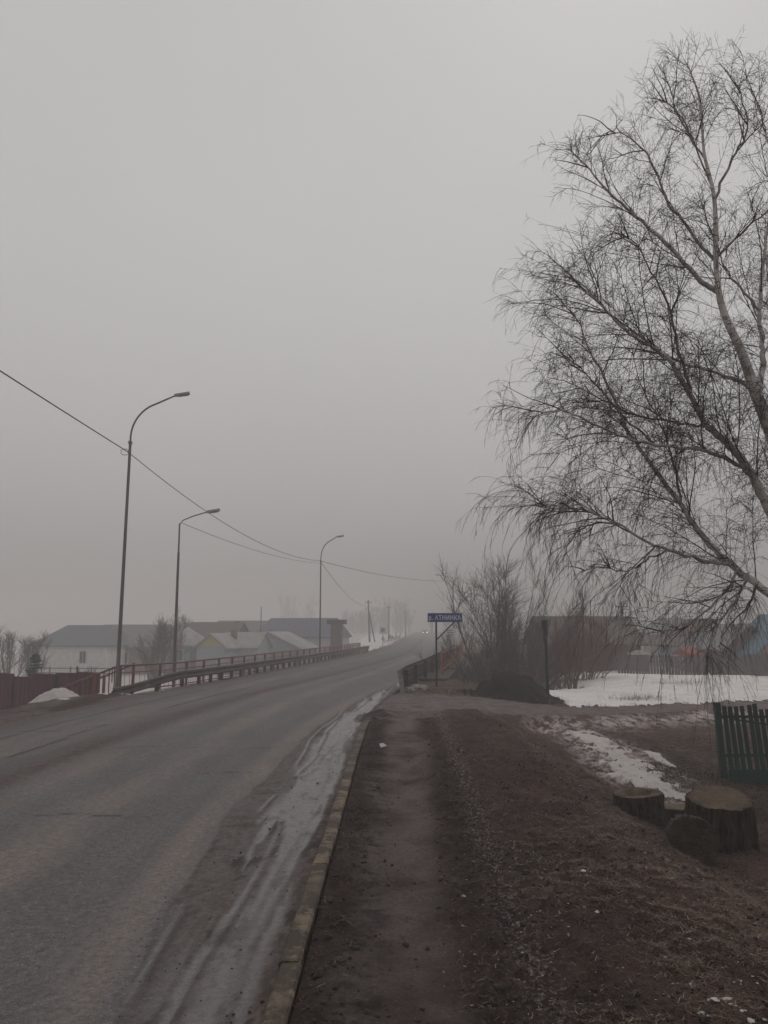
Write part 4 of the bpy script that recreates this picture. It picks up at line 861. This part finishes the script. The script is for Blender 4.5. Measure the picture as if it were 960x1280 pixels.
# ------------------------------------------------------------------ trees
def nrmz(a): return a / (np.linalg.norm(a, axis=-1, keepdims=True) + 1e-9)
def grow(P0, D0, L, K, grav, wander, gen):
    n = len(P0); P = np.zeros((n, K, 3)); P[:, 0] = P0; d = nrmz(D0); stp = (L / (K - 1))[:, None]
    g_ = np.asarray(grav) if np.ndim(grav) else np.full(n, grav)
    for k in range(1, K):
        d = d + gen.normal(0, wander, (n, 3)); d[:, 2] += g_ * (k / K + .3); d = nrmz(d); P[:, k] = P[:, k - 1] + d * stp
    return P
def tubes(P, Rr, sides=3):
    n, K, _ = P.shape; T = np.gradient(P, axis=1); T = nrmz(T); ref = np.where(np.abs(T[:, :, 2:3]) > .9, np.array([1., 0, 0]), np.array([0, 0, 1.]))
    a = nrmz(np.cross(T, ref)); b_ = np.cross(T, a); ang = 2 * np.pi * np.arange(sides) / sides
    V = P[:, :, None, :] + Rr[:, :, None, None] * (a[:, :, None, :] * np.cos(ang)[None, None, :, None] + b_[:, :, None, :] * np.sin(ang)[None, None, :, None])
    ix = np.arange(n * K * sides).reshape(n, K, sides); nx = np.roll(ix, -1, axis=2)
    F = np.stack([ix[:, :-1], nx[:, :-1], nx[:, 1:], ix[:, 1:]], -1).reshape(-1, 4); return V.reshape(-1, 3), F
def spawn(P, m, t0, t1, ang, up, gen):
    n, K, _ = P.shape; N_ = n * m; i = np.repeat(np.arange(n), m); t = (t0 + (t1 - t0) * gen.random(N_)) * (K - 1); k = np.minimum(t.astype(int), K - 2); f = (t - k)[:, None]
    p = P[i, k] * (1 - f) + P[i, k + 1] * f; tg = nrmz(P[i, k + 1] - P[i, k]); r_ = nrmz(np.cross(tg, gen.normal(0, 1, (N_, 3)))); a = (ang * gen.uniform(.6, 1.35, N_))[:, None]
    d = tg * np.cos(a) + r_ * np.sin(a); d[:, 2] += up; return p, nrmz(d), t / (K - 1)
def spawn_l(P, per_m, t0, t1, ang, up, gen):
    ln = np.linalg.norm(np.diff(P, axis=1), axis=2).sum(1); m = gen.poisson(ln * per_m * (t1 - t0)); N_ = int(m.sum()); K = P.shape[1]
    i = np.repeat(np.arange(len(P)), m); t = (t0 + (t1 - t0) * gen.random(N_)) * (K - 1); k = np.minimum(t.astype(int), K - 2); f = (t - k)[:, None]
    p = P[i, k] * (1 - f) + P[i, k + 1] * f; tg = nrmz(P[i, k + 1] - P[i, k]); r_ = nrmz(np.cross(tg, gen.normal(0, 1, (N_, 3)))); a = (ang * gen.uniform(.6, 1.35, N_))[:, None]
    d = tg * np.cos(a) + r_ * np.sin(a); d[:, 2] += up; return p, nrmz(d), t / (K - 1), ln[i]
def merge(parts):
    V = []; F = []; o_ = 0
    for v_, f_ in parts: V.append(v_); F.append(f_ + o_); o_ += len(v_)
    return np.concatenate(V), np.concatenate(F)
def taper(n, K, a, b_, gen): return (np.linspace(a, b_, K)[None, :] * gen.uniform(.75, 1.25, n)[:, None])

# ---- the birch
gb = np.random.default_rng(21)
bz = tz(7.6, 13.2)
birch = empty('birch_tree', (7.6, 13.2, bz), 0, 'large bare birch with drooping twigs over the right side', 'tree')
BO = np.array([7.6, 13.2, bz])
def catmull(pts, per=7):
    pts = [np.array(p) for p in pts]; P = [2 * pts[0] - pts[1]] + pts + [2 * pts[-1] - pts[-2]]; o = []
    for i in range(1, len(P) - 2):
        for k in range(per):
            t = k / per; p0, p1, p2, p3 = P[i - 1:i + 3]
            o.append(.5 * ((2 * p1) + (p2 - p0) * t + (2 * p0 - 5 * p1 + 4 * p2 - p3) * t * t + (3 * p1 - p0 - 3 * p2 + p3) * t ** 3))
    o.append(P[-2]); return np.array(o)
def pl(l, Y0, Y1): n_ = len(l) - 1; return [tuple(at(u, v, lerp(Y0, Y1, i / n_))) for i, (u, v) in enumerate(l)]
trunk_pts = [(7.62, 13.2, bz - .3), (7.55, 13.2, .3), (7.35, 13.2, 1.6), (6.95, 13.1, 3.6)] + pl([(962, 535), (944, 490), (928, 443), (903, 385), (895, 330), (893, 250), (880, 190), (876, 130), (865, 95), (858, 78)], 13.0, 12.6)
Tt = catmull(trunk_pts, 6)
limbs = [  # (points, depth start, depth end, r0, r1, secondary count)
 ([(1000, 720), (960, 634), (940, 595), (912, 556), (885, 533), (865, 498), (834, 447), (805, 428), (776, 408), (745, 372), (715, 348)], 13.1, 11.6, .11, .018, 34),
 ([(1035, 800), (990, 762), (950, 733), (912, 705), (881, 673), (850, 630), (811, 576), (783, 533), (756, 474), (737, 439), (722, 400), (705, 372)], 13.1, 14.3, .095, .014, 34),
 ([(912, 705), (873, 699), (834, 687), (811, 679), (772, 654), (729, 638), (690, 636), (668, 632)], 13.3, 11.8, .045, .008, 30),
 ([(934, 590), (920, 580), (873, 562), (819, 556), (772, 544), (717, 517), (684, 514), (664, 522)], 13.0, 12.0, .05, .009, 34),
 ([(900, 365), (877, 352), (840, 311), (795, 270), (765, 244), (731, 206), (715, 192)], 13.0, 12.0, .06, .01, 26),
 ([(893, 325), (859, 285), (832, 247), (814, 202), (795, 178), (765, 164), (748, 172)], 12.9, 14.2, .035, .008, 20),
 ([(944, 486), (915, 473), (889, 464), (842, 449), (800, 420), (765, 395), (735, 365), (705, 345), (692, 345)], 13.0, 14.4, .045, .008, 30),
 ([(944, 500), (953, 462), (952, 430), (950, 386), (956, 311), (966, 230), (956, 160), (945, 125)], 13.1, 13.6, .07, .009, 26),
 ([(950, 388), (925, 360), (907, 334), (890, 290), (872, 240)], 13.1, 14, .03, .007, 12),
 ([(898, 320), (925, 292), (956, 266), (990, 230)], 12.9, 12.2, .028, .008, 12),
 ([(885, 533), (850, 529), (795, 519), (755, 500), (710, 478), (685, 472)], 13.0, 14.6, .03, .006, 26),
 ([(865, 498), (850, 440), (838, 390), (815, 340), (790, 300), (762, 290)], 12.8, 11.6, .035, .007, 22),
 ([(893, 250), (915, 200), (935, 160), (925, 110), (935, 95)], 12.9, 12.4, .03, .007, 14),
 ([(882, 200), (850, 150), (838, 110), (828, 95)], 12.8, 13.6, .022, .006, 12),
 ([(890, 235), (862, 165), (838, 130), (815, 128)], 12.8, 12.0, .02, .006, 10),
 ([(934, 719), (927, 738), (915, 756), (897, 783), (880, 830)], 13.0, 12.2, .03, .008, 14),
 ([(922, 711), (910, 734), (893, 754), (862, 779), (835, 788), (815, 790)], 12.9, 11.8, .028, .007, 16),
 ([(946, 729), (941, 745), (935, 758), (905, 790), (900, 812)], 13.0, 13.8, .03, .008, 12),
 ([(834, 687), (800, 705), (775, 715), (750, 705), (725, 715)], 12.8, 13.6, .02, .006, 12),
 ([(772, 654), (740, 655), (715, 672), (704, 700)], 12.2, 12.2, .02, .006, 8),
 ([(850, 630), (845, 590), (830, 540), (800, 480), (790, 430)], 13.6, 14.8, .03, .007, 18),
 ([(819, 556), (780, 520), (745, 480), (720, 455), (690, 440)], 12.8, 12.0, .022, .006, 18),
 ([(1010, 760), (985, 690), (975, 600), (985, 480), (990, 380), (975, 300)], 13.3, 14.6, .07, .012, 22),
]
rest = [ # limbs on the side away from the picture
 [(7.3, 13.2, 1.9), (8.4, 13.6, 3.6), (9.6, 14.0, 5.4), (10.8, 14.3, 6.6), (11.8, 14.5, 6.9)],
 [(7.1, 13.2, 3.0), (8.0, 12.7, 5.4), (9.0, 12.2, 7.8), (9.8, 11.8, 9.4), (10.5, 11.6, 10.0)],
 [(6.9, 13.1, 3.9), (7.4, 14.2, 6.2), (8.0, 15.4, 8.2), (8.6, 16.4, 9.4), (9.1, 17.1, 9.7)],
 [(7.2, 13.2, 2.4), (7.2, 11.9, 4.0), (7.4, 10.6, 5.6), (7.5, 9.6, 6.4), (7.6, 8.8, 6.5)],
]
bar = lambda a: a - BO
n_t = len(Tt); rt = np.interp(np.linspace(0, 1, n_t), [0, .1, .3, .42, .6, .8, 1], [.23, .17, .115, .085, .046, .022, .006])
MBt = MB().tube([tuple(p) for p in bar(Tt)], list(rt), 12); MBt.build('trunk', M['birch'], birch)
secP = []; secL = []; allL = []
K2 = 9
def limb(P, r0, r1, nsec, mat, t0=.18):
    n_ = len(P); P = P + np.concatenate([np.zeros((1, 3)), gb.normal(0, .012, (n_ - 1, 3))]); MB().tube([tuple(p) for p in bar(P)], list(r1 + (r0 - r1) * np.linspace(1, 0, n_) ** 1.15), 8).build('limb', mat, birch)
    Lr = np.linalg.norm(np.diff(P, axis=0), axis=1).sum(); A_ = P[None]; allL.append((P, r0))
    p, d, t = spawn(A_, int(nsec * 1.1), t0, 1, R(44), .16, gb); secP.append((p, d, np.clip(Lr * .3 * (1.15 - .6 * t), .3, 1.15) * gb.uniform(.6, 1.25, len(t))))
for l, y0, y1, r0, r1, ns in limbs:
    limb(catmull(pl(l, y0, y1), 5), r0 * .85, min(r1, .006), ns, M['birch'] if r0 > .04 else M['birch_limb'])
for l in rest: limb(catmull(l, 5), .075, .012, 24, M['birch'])
p, d, t = spawn(Tt[None], 46, .5, 1, R(45), .3, gb); secP.append((p, d, np.clip(1.6 * (1.3 - t), .3, 1.4)))
P0 = np.concatenate([a[0] for a in secP]); D0 = np.concatenate([a[1] for a in secP]); L0 = np.concatenate([a[2] for a in secP])
hfac = np.clip((9.5 - P0[:, 2]) / 6, .25, 1.15)
sub = []
for A_, r0_ in allL:
    Lr = np.linalg.norm(np.diff(A_, axis=0), axis=1).sum(); m_ = int(2.4 * Lr) + 1; p, d, t = spawn(A_[None], m_, .15, .95, R(38), .18, gb)
    sub.append(grow(p, d, np.clip(Lr * .5 * (1.1 - .8 * t), .4, 2.0) * gb.uniform(.7, 1.2, m_), 11, -.035, .075, gb))
SUB = np.concatenate(sub); p, d, t, ln = spawn_l(SUB, 4.6, .12, 1, R(42), .08, gb)
P0 = np.concatenate([P0, p]); D0 = np.concatenate([D0, d]); L0 = np.concatenate([L0, np.clip(ln * .5 * (1.2 - .7 * t), .25, .85) * gb.uniform(.6, 1.2, len(p))])
hfac = np.clip((9.5 - P0[:, 2]) / 6, .25, 1.15)
S2 = grow(P0, D0, L0, K2, -.07 * hfac, .07, gb); n2_ = len(S2)
parts2 = [tubes(SUB - BO, taper(len(SUB), 11, .0105, .003, gb), 5), tubes(S2 - BO, taper(n2_, K2, .0056, .002, gb), 3)]
p, d, t, ln = spawn_l(S2, 10.5, .06, 1, R(46), -.05, gb); hf = np.clip((10 - p[:, 2]) / 6, .4, 1.25); S3 = grow(p, d, gb.gamma(4, .075, len(p)) * (.7 + .6 * hf), 5, -.34 * hf, .06, gb)
p4, d4, t, ln = spawn_l(S3, 4.8, .05, 1, R(38), -.1, gb); S4 = grow(p4, d4, gb.uniform(.05, .2, len(p4)), 3, -.22, .09, gb)
# long hanging tresses, longest low in the crown
p5, d5, t, ln = spawn_l(S2, 2.1, .15, 1, R(40), -.15, gb); S5 = grow(p5, d5, gb.uniform(.4, 1.35, len(p5)) * np.clip((9.5 - p5[:, 2]) / 6, .25, 1.15), 9, -.36, .045, gb)
p6, d6, t, ln = spawn_l(S5, 8, .1, 1, R(26), -.3, gb); S6 = grow(p6, d6, gb.uniform(.05, .22, len(p6)), 4, -.35, .1, gb)
V, F = merge(parts2); fast_mesh('branches', V, F, M['birch_twig'], birch)['kind'] = 'stuff'
V, F = merge([tubes(S3 - BO, taper(len(S3), 5, .0029, .0016, gb), 3), tubes(S4 - BO, taper(len(S4), 3, .0023, .0015, gb), 3), tubes(S5 - BO, taper(len(S5), 9, .0034, .0018, gb), 3), tubes(S6 - BO, taper(len(S6), 4, .0022, .0013, gb), 3)])
o = fast_mesh('twigs', V, F, M['birch_twig'], birch); o['kind'] = 'stuff'
print('birch twigs', len(SUB), len(S2), len(S3), len(S4), len(S5), len(S6))

# ---- other bare trees and bushes
def bare(name, label, loc, H, spread, stems, n2, n3, n4, mat_t, mat_c, seed, r0=.06, cat='tree', rt=.006, group=None, up=.12, clump=.15, t0=.3, K=8, ang2=38, l2=.36):
    gg = np.random.default_rng(seed); root = empty(name, loc, 0, label, cat, group)
    a = gg.uniform(0, 2 * np.pi, stems); tilt = np.abs(gg.normal(0, spread, stems))
    D = np.stack([np.cos(a) * np.sin(tilt), np.sin(a) * np.sin(tilt), np.cos(tilt)], -1); P0 = np.stack([np.cos(a) * clump * gg.random(stems), np.sin(a) * clump * gg.random(stems), np.full(stems, -.15)], -1)
    S1 = grow(P0, D, H * gg.uniform(.7, 1.0, stems) * (1 if stems > 1 else 1), 12, up * .4, .06, gg)
    V, F = tubes(S1, taper(stems, 12, r0, r0 * .12, gg), 6); fast_mesh('trunk', V, F, mat_t, root)
    p, d, t = spawn(S1, n2, t0, .98, R(ang2), .25, gg); S2_ = grow(p, d, H * l2 * (1.2 - t) * gg.uniform(.6, 1.2, len(p)), K, up, .1, gg)
    pp = [tubes(S2_, taper(len(S2_), K, r0 * .28, rt, gg), 3)]
    p, d, t = spawn(S2_, n3, .2, 1, R(38), .2, gg); S3_ = grow(p, d, H * .12 * gg.uniform(.5, 1.4, len(p)), 5, up, .13, gg); pp.append(tubes(S3_, taper(len(S3_), 5, rt * 1.1, rt * .6, gg), 3))
    if n4: p, d, t = spawn(S3_, n4, .2, 1, R(35), .15, gg); S4_ = grow(p, d, H * .05 * gg.uniform(.5, 1.4, len(p)), 4, up, .15, gg); pp.append(tubes(S4_, taper(len(S4_), 4, rt * .7, rt * .45, gg), 3))
    V, F = merge(pp); o = fast_mesh('crown', V, F, mat_c, root); return root
def tpos(u, Y): p = at(u, 788, Y); return (p.x, Y, gz(p.x, Y))
gT = M['grey_twig']; rTw = M['red_twig']
bare('willow_tree', 'tall many-stemmed bare willow behind the gravel heap', tpos(632, 40), 8.3, .5, 15, 12, 10, 1, M['willow'], gT, 31, .055, rt=.0068, up=.06, clump=.5, t0=.2, ang2=34, l2=.32)
bare('willow_tree', 'lower bare willow clump right behind the tall one', tpos(655, 43), 5.4, .55, 12, 9, 9, 1, M['willow'], gT, 32, .05, rt=.0075, up=.08, clump=.6, t0=.2, ang2=28, l2=.4)
bare('willow_tree', 'shorter leaning willow clump at the left side of the tall one', tpos(612, 42), 5.4, .5, 11, 10, 9, 1, M['willow'], gT, 38, .045, rt=.0068, up=.06, clump=.5, t0=.2, ang2=32, l2=.34)
bare('bush', 'reddish twiggy bush just right of the willow', tpos(676, 42), 3.9, .5, 20, 8, 9, 1, rTw, rTw, 33, .03, 'bush', rt=.008, clump=.9, t0=.15)
bare('bush', 'reddish twiggy bush in front of the log house wall', tpos(728, 46), 3.4, .6, 22, 8, 9, 1, rTw, rTw, 34, .03, 'bush', rt=.008, clump=1.0, t0=.15)
bare('bush', 'reddish twiggy bush at the left corner of the log house', tpos(702, 47), 4.1, .5, 20, 8, 9, 1, rTw, rTw, 35, .03, 'bush', rt=.008, clump=.9, t0=.15)
bare('bush', 'low dark bush on the bank left of the willow', tpos(603, 44), 2.3, .5, 14, 8, 8, 1, gT, gT, 36, .025, 'bush', rt=.008, clump=.8, t0=.1)
bare('bush', 'reddish bush in the gully beside the orange railing', tpos(598, 52), 2.6, .5, 14, 8, 8, 1, rTw, rTw, 37, .025, 'bush', rt=.009, clump=.9, t0=.1)
# slender pale V-trunk tree on the snow
vt = tpos(713, 34.4)
gv = np.random.default_rng(5); vroot = empty('forked_tree', vt, 0, 'small pale forked tree standing on the snow right of the dark post', 'tree')
st = []
for (dx, H_, w_) in ((-.55, 2.6, .06), (.5, 4.4, .075), (-.15, 2.2, .035), (.25, 3.0, .04)):
    P_ = np.array([(dx * .15, 0, -.2), (dx * .4, .02, .45), (dx * .9, .05, 1.1), (dx * 1.1, .0, H_ * .6), (dx * 1.15, 0, H_)]); P_ = catmull([tuple(x) for x in P_], 4); st.append(P_)
    MB().tube([tuple(x) for x in P_], list(np.linspace(w_, .008, len(P_))), 8).build('stem', M['willow'], vroot)
S1 = np.stack(st); p, d, t = spawn(S1, 16, .25, 1, R(42), .2, gv); S2_ = grow(p, d, 1.2 * (1.2 - t), 7, .06, .12, gv); p, d, t = spawn(S2_, 8, .2, 1, R(40), .1, gv); S3_ = grow(p, d, gv.uniform(.2, .5, len(p)), 5, -.02, .15, gv)
V, F = merge([tubes(S2_, taper(len(S2_), 7, .016, .005, gv), 3), tubes(S3_, taper(len(S3_), 5, .006, .0035, gv), 3)]); fast_mesh('crown', V, F, rTw, vroot)
for i, (u, lb) in enumerate(((650, 'thin bare sapling on the snow edge just left of the dark post'), (662, 'thin leaning sapling nearest the dark post'))):
    bare('sapling', lb, tpos(u, 35.5 + i), 2.5, .25, 3, 8, 6, 0, M['willow'], gT, 70 + i, .022, 'tree', rt=.005, clump=.2)
# left-hand trees
bare('bare_tree', 'bushy bare tree at the left edge above the maroon fence', tpos(14, 62), 4.9, .45, 9, 9, 9, 1, gT, gT, 41, .07, rt=.011, clump=.5, t0=.15)
bare('bare_tree', 'bushy bare tree left of the white house', tpos(45, 66), 4.6, .42, 8, 9, 9, 1, gT, gT, 42, .07, rt=.011, clump=.5, t0=.15)
bare('bare_tree', 'bare tree between the first and second street lamps', tpos(193, 66), 6.0, .3, 7, 11, 10, 1, gT, gT, 43, .08, rt=.012, clump=.4, t0=.15)
bare('bare_tree', 'thin bare tree just left of the second street lamp', tpos(212, 74), 6.2, .25, 4, 10, 9, 3, gT, gT, 44, .08, rt=.012, clump=.3, t0=.2)
bare('bare_tree', 'faint bare tree behind the brown-roofed house', tpos(240, 118), 6.6, .35, 6, 10, 9, 2, gT, gT, 45, .1, rt=.02, clump=.5)
bare('bare_tree', 'small bush in front of the white house wall', tpos(112, 62), 2.0, .4, 9, 7, 7, 0, gT, gT, 46, .03, rt=.008, clump=.3)
fars = [(352, 360, 17), (368, 370, 21), (384, 365, 17), (478, 330, 14), (497, 380, 18), (512, 340, 12), (540, 300, 8), (700, 130, 6.5), (722, 120, 6.2), (752, 130, 5.5), (445, 300, 9), (430, 320, 10)]
lbs = ['left of the three faint trees above the blue-roofed barn', 'tallest faint tree above the blue-roofed barn', 'right of the three faint trees above the blue-roofed barn', 'faint tree above the square white sign', 'tallest faint tree beyond the end of the road', 'faint tree right of the tallest one beyond the road end', 'low faint tree behind the river sign', 'faint tree behind the log house, left one', 'faint tree behind the log house, middle one', 'faint tree behind the log house, right one', 'low faint tree left of the leaning utility pole', 'faint tree just right of the blue-roofed barn']
for i, ((u, Y_, H_), lb) in enumerate(zip(fars, lbs)):
    bare('distant_tree', lb, tpos(u, Y_), H_, .28, 4, 8, 7, 0, gT, gT, 80 + i, .16, rt=.05 if H_ > 7 else .02, clump=.5, t0=.15, group='bare trees fading into the fog')
g2 = np.random.default_rng(77); nW = 420
wu = g2.uniform(415, 840, nW); wY = g2.uniform(285, 380, nW); wX = (wu - 480) / 1000 * wY
ok_ = np.abs(wX - cx(wY)) > 8; wu, wY, wX = wu[ok_], wY[ok_], wX[ok_]; nW = len(wX)
wH = np.interp(wu, [415, 450, 490, 540, 600, 700, 840], [4, 8, 12.5, 11.5, 9, 8, 7]) * g2.uniform(.65, 1.2, nW)
WP = np.stack([wX, wY, terrain(wX, wY, False) - .3], -1); WD = np.stack([g2.normal(0, .05, nW), g2.normal(0, .05, nW), np.ones(nW)], -1)
W1 = grow(WP, WD, wH, 6, .02, .04, g2); p, d, t = spawn(W1, 12, .12, 1, R(34), .3, g2); W2 = grow(p, d, np.repeat(wH, 12) * .3 * (1.25 - t), 5, .08, .1, g2)
p, d, t = spawn(W2, 2, .2, 1, R(34), .2, g2); W3 = grow(p, d, g2.uniform(.6, 1.6, len(p)), 3, .08, .1, g2)
V, F = merge([tubes(W1, taper(nW, 6, .2, .06, g2), 3), tubes(W2, taper(len(W2), 5, .1, .05, g2), 3), tubes(W3, taper(len(W3), 3, .07, .05, g2), 3)])
tag(fast_mesh('distant_woods', V, F, gT), 'foggy dark bare woods rising behind the far end of the road', 'woods', kind='stuff')
# shrub line along the far left of the road
for i, (u, Y_) in enumerate(((446, 118), (436, 108), (490, 150))):
    bare('bush', ['dark low bush beside the leaning utility pole', 'low bush between the kiosk and the leaning pole', 'low bush behind the square white sign'][i], tpos(u, Y_), 1.8, .6, 12, 7, 7, 0, gT, gT, 95 + i, .03, 'bush', rt=.02, clump=1.6, t0=.1)
# dark weeds at the right edge behind the stumps
bare('bush', 'dark leafless shrub at the right edge beside the tall stump', (4.75, 9.2, tz(4.75, 9.2)), .42, .6, 16, 8, 6, 0, M['birch_twig'], M['birch_twig'], 99, .006, 'bush', rt=.0025, clump=.1, t0=.1)
# small spruce
sy = 40; sx = at(47, 788, sy).x; szb = gz(sx, sy)
spr = empty('spruce_tree', (sx, sy, szb), 0, 'small dark green spruce behind the maroon fence', 'tree'); gs = np.random.default_rng(8)
Hs = at(47, 815, sy).z - szb
MB().tube([(0, 0, -.1), (0, 0, Hs * .98)], [.06, .012], 7).build('trunk', M['pole_wood'], spr)
wh = np.arange(.25, Hs - .12, .16); nb = 11; n_ = len(wh) * nb; lay = np.repeat(wh, nb) + gs.normal(0, .03, n_); a = gs.uniform(0, 6.28, n_); L_ = (Hs - lay) * .5 * gs.uniform(.5, 1.15, n_) + .05
P0 = np.stack([0 * a, 0 * a, lay], -1); D0 = np.stack([np.cos(a), np.sin(a), np.full(n_, .25)], -1); S_ = grow(P0, D0, L_, 6, -.06, .05, gs)
p, d, t = spawn(S_, 12, .1, 1, R(48), -.05, gs); Sn = grow(p, d, gs.uniform(.04, .13, len(p)), 3, 0, .1, gs)
V, F = merge([tubes(S_, taper(n_, 6, .012, .006, gs), 3), tubes(Sn, taper(len(Sn), 3, .013, .005, gs), 3)]); fast_mesh('crown', V, F, M['spruce'], spr)

# ------------------------------------------------------------------ fog
hb = MB().box((0, 560, 8.0), (2060, 1240, 30.0)).build('haze', M['white']); hb.data.materials.clear()
hz_m = bpy.data.materials.new('fog'); hz_m.use_nodes = True; t_ = hz_m.node_tree; t_.nodes.clear()
pv = t_.nodes.new('ShaderNodeVolumePrincipled'); pv.inputs['Color'].default_value = (.85, .83, .82, 1); pv.inputs['Density'].default_value = .0056; pv.inputs['Anisotropy'].default_value = 0
oo = t_.nodes.new('ShaderNodeOutputMaterial'); t_.links.new(pv.outputs[0], oo.inputs['Volume']); hb.data.materials.append(hz_m)
tag(hb, 'pale even fog over the whole road and village', 'fog', kind='stuff')
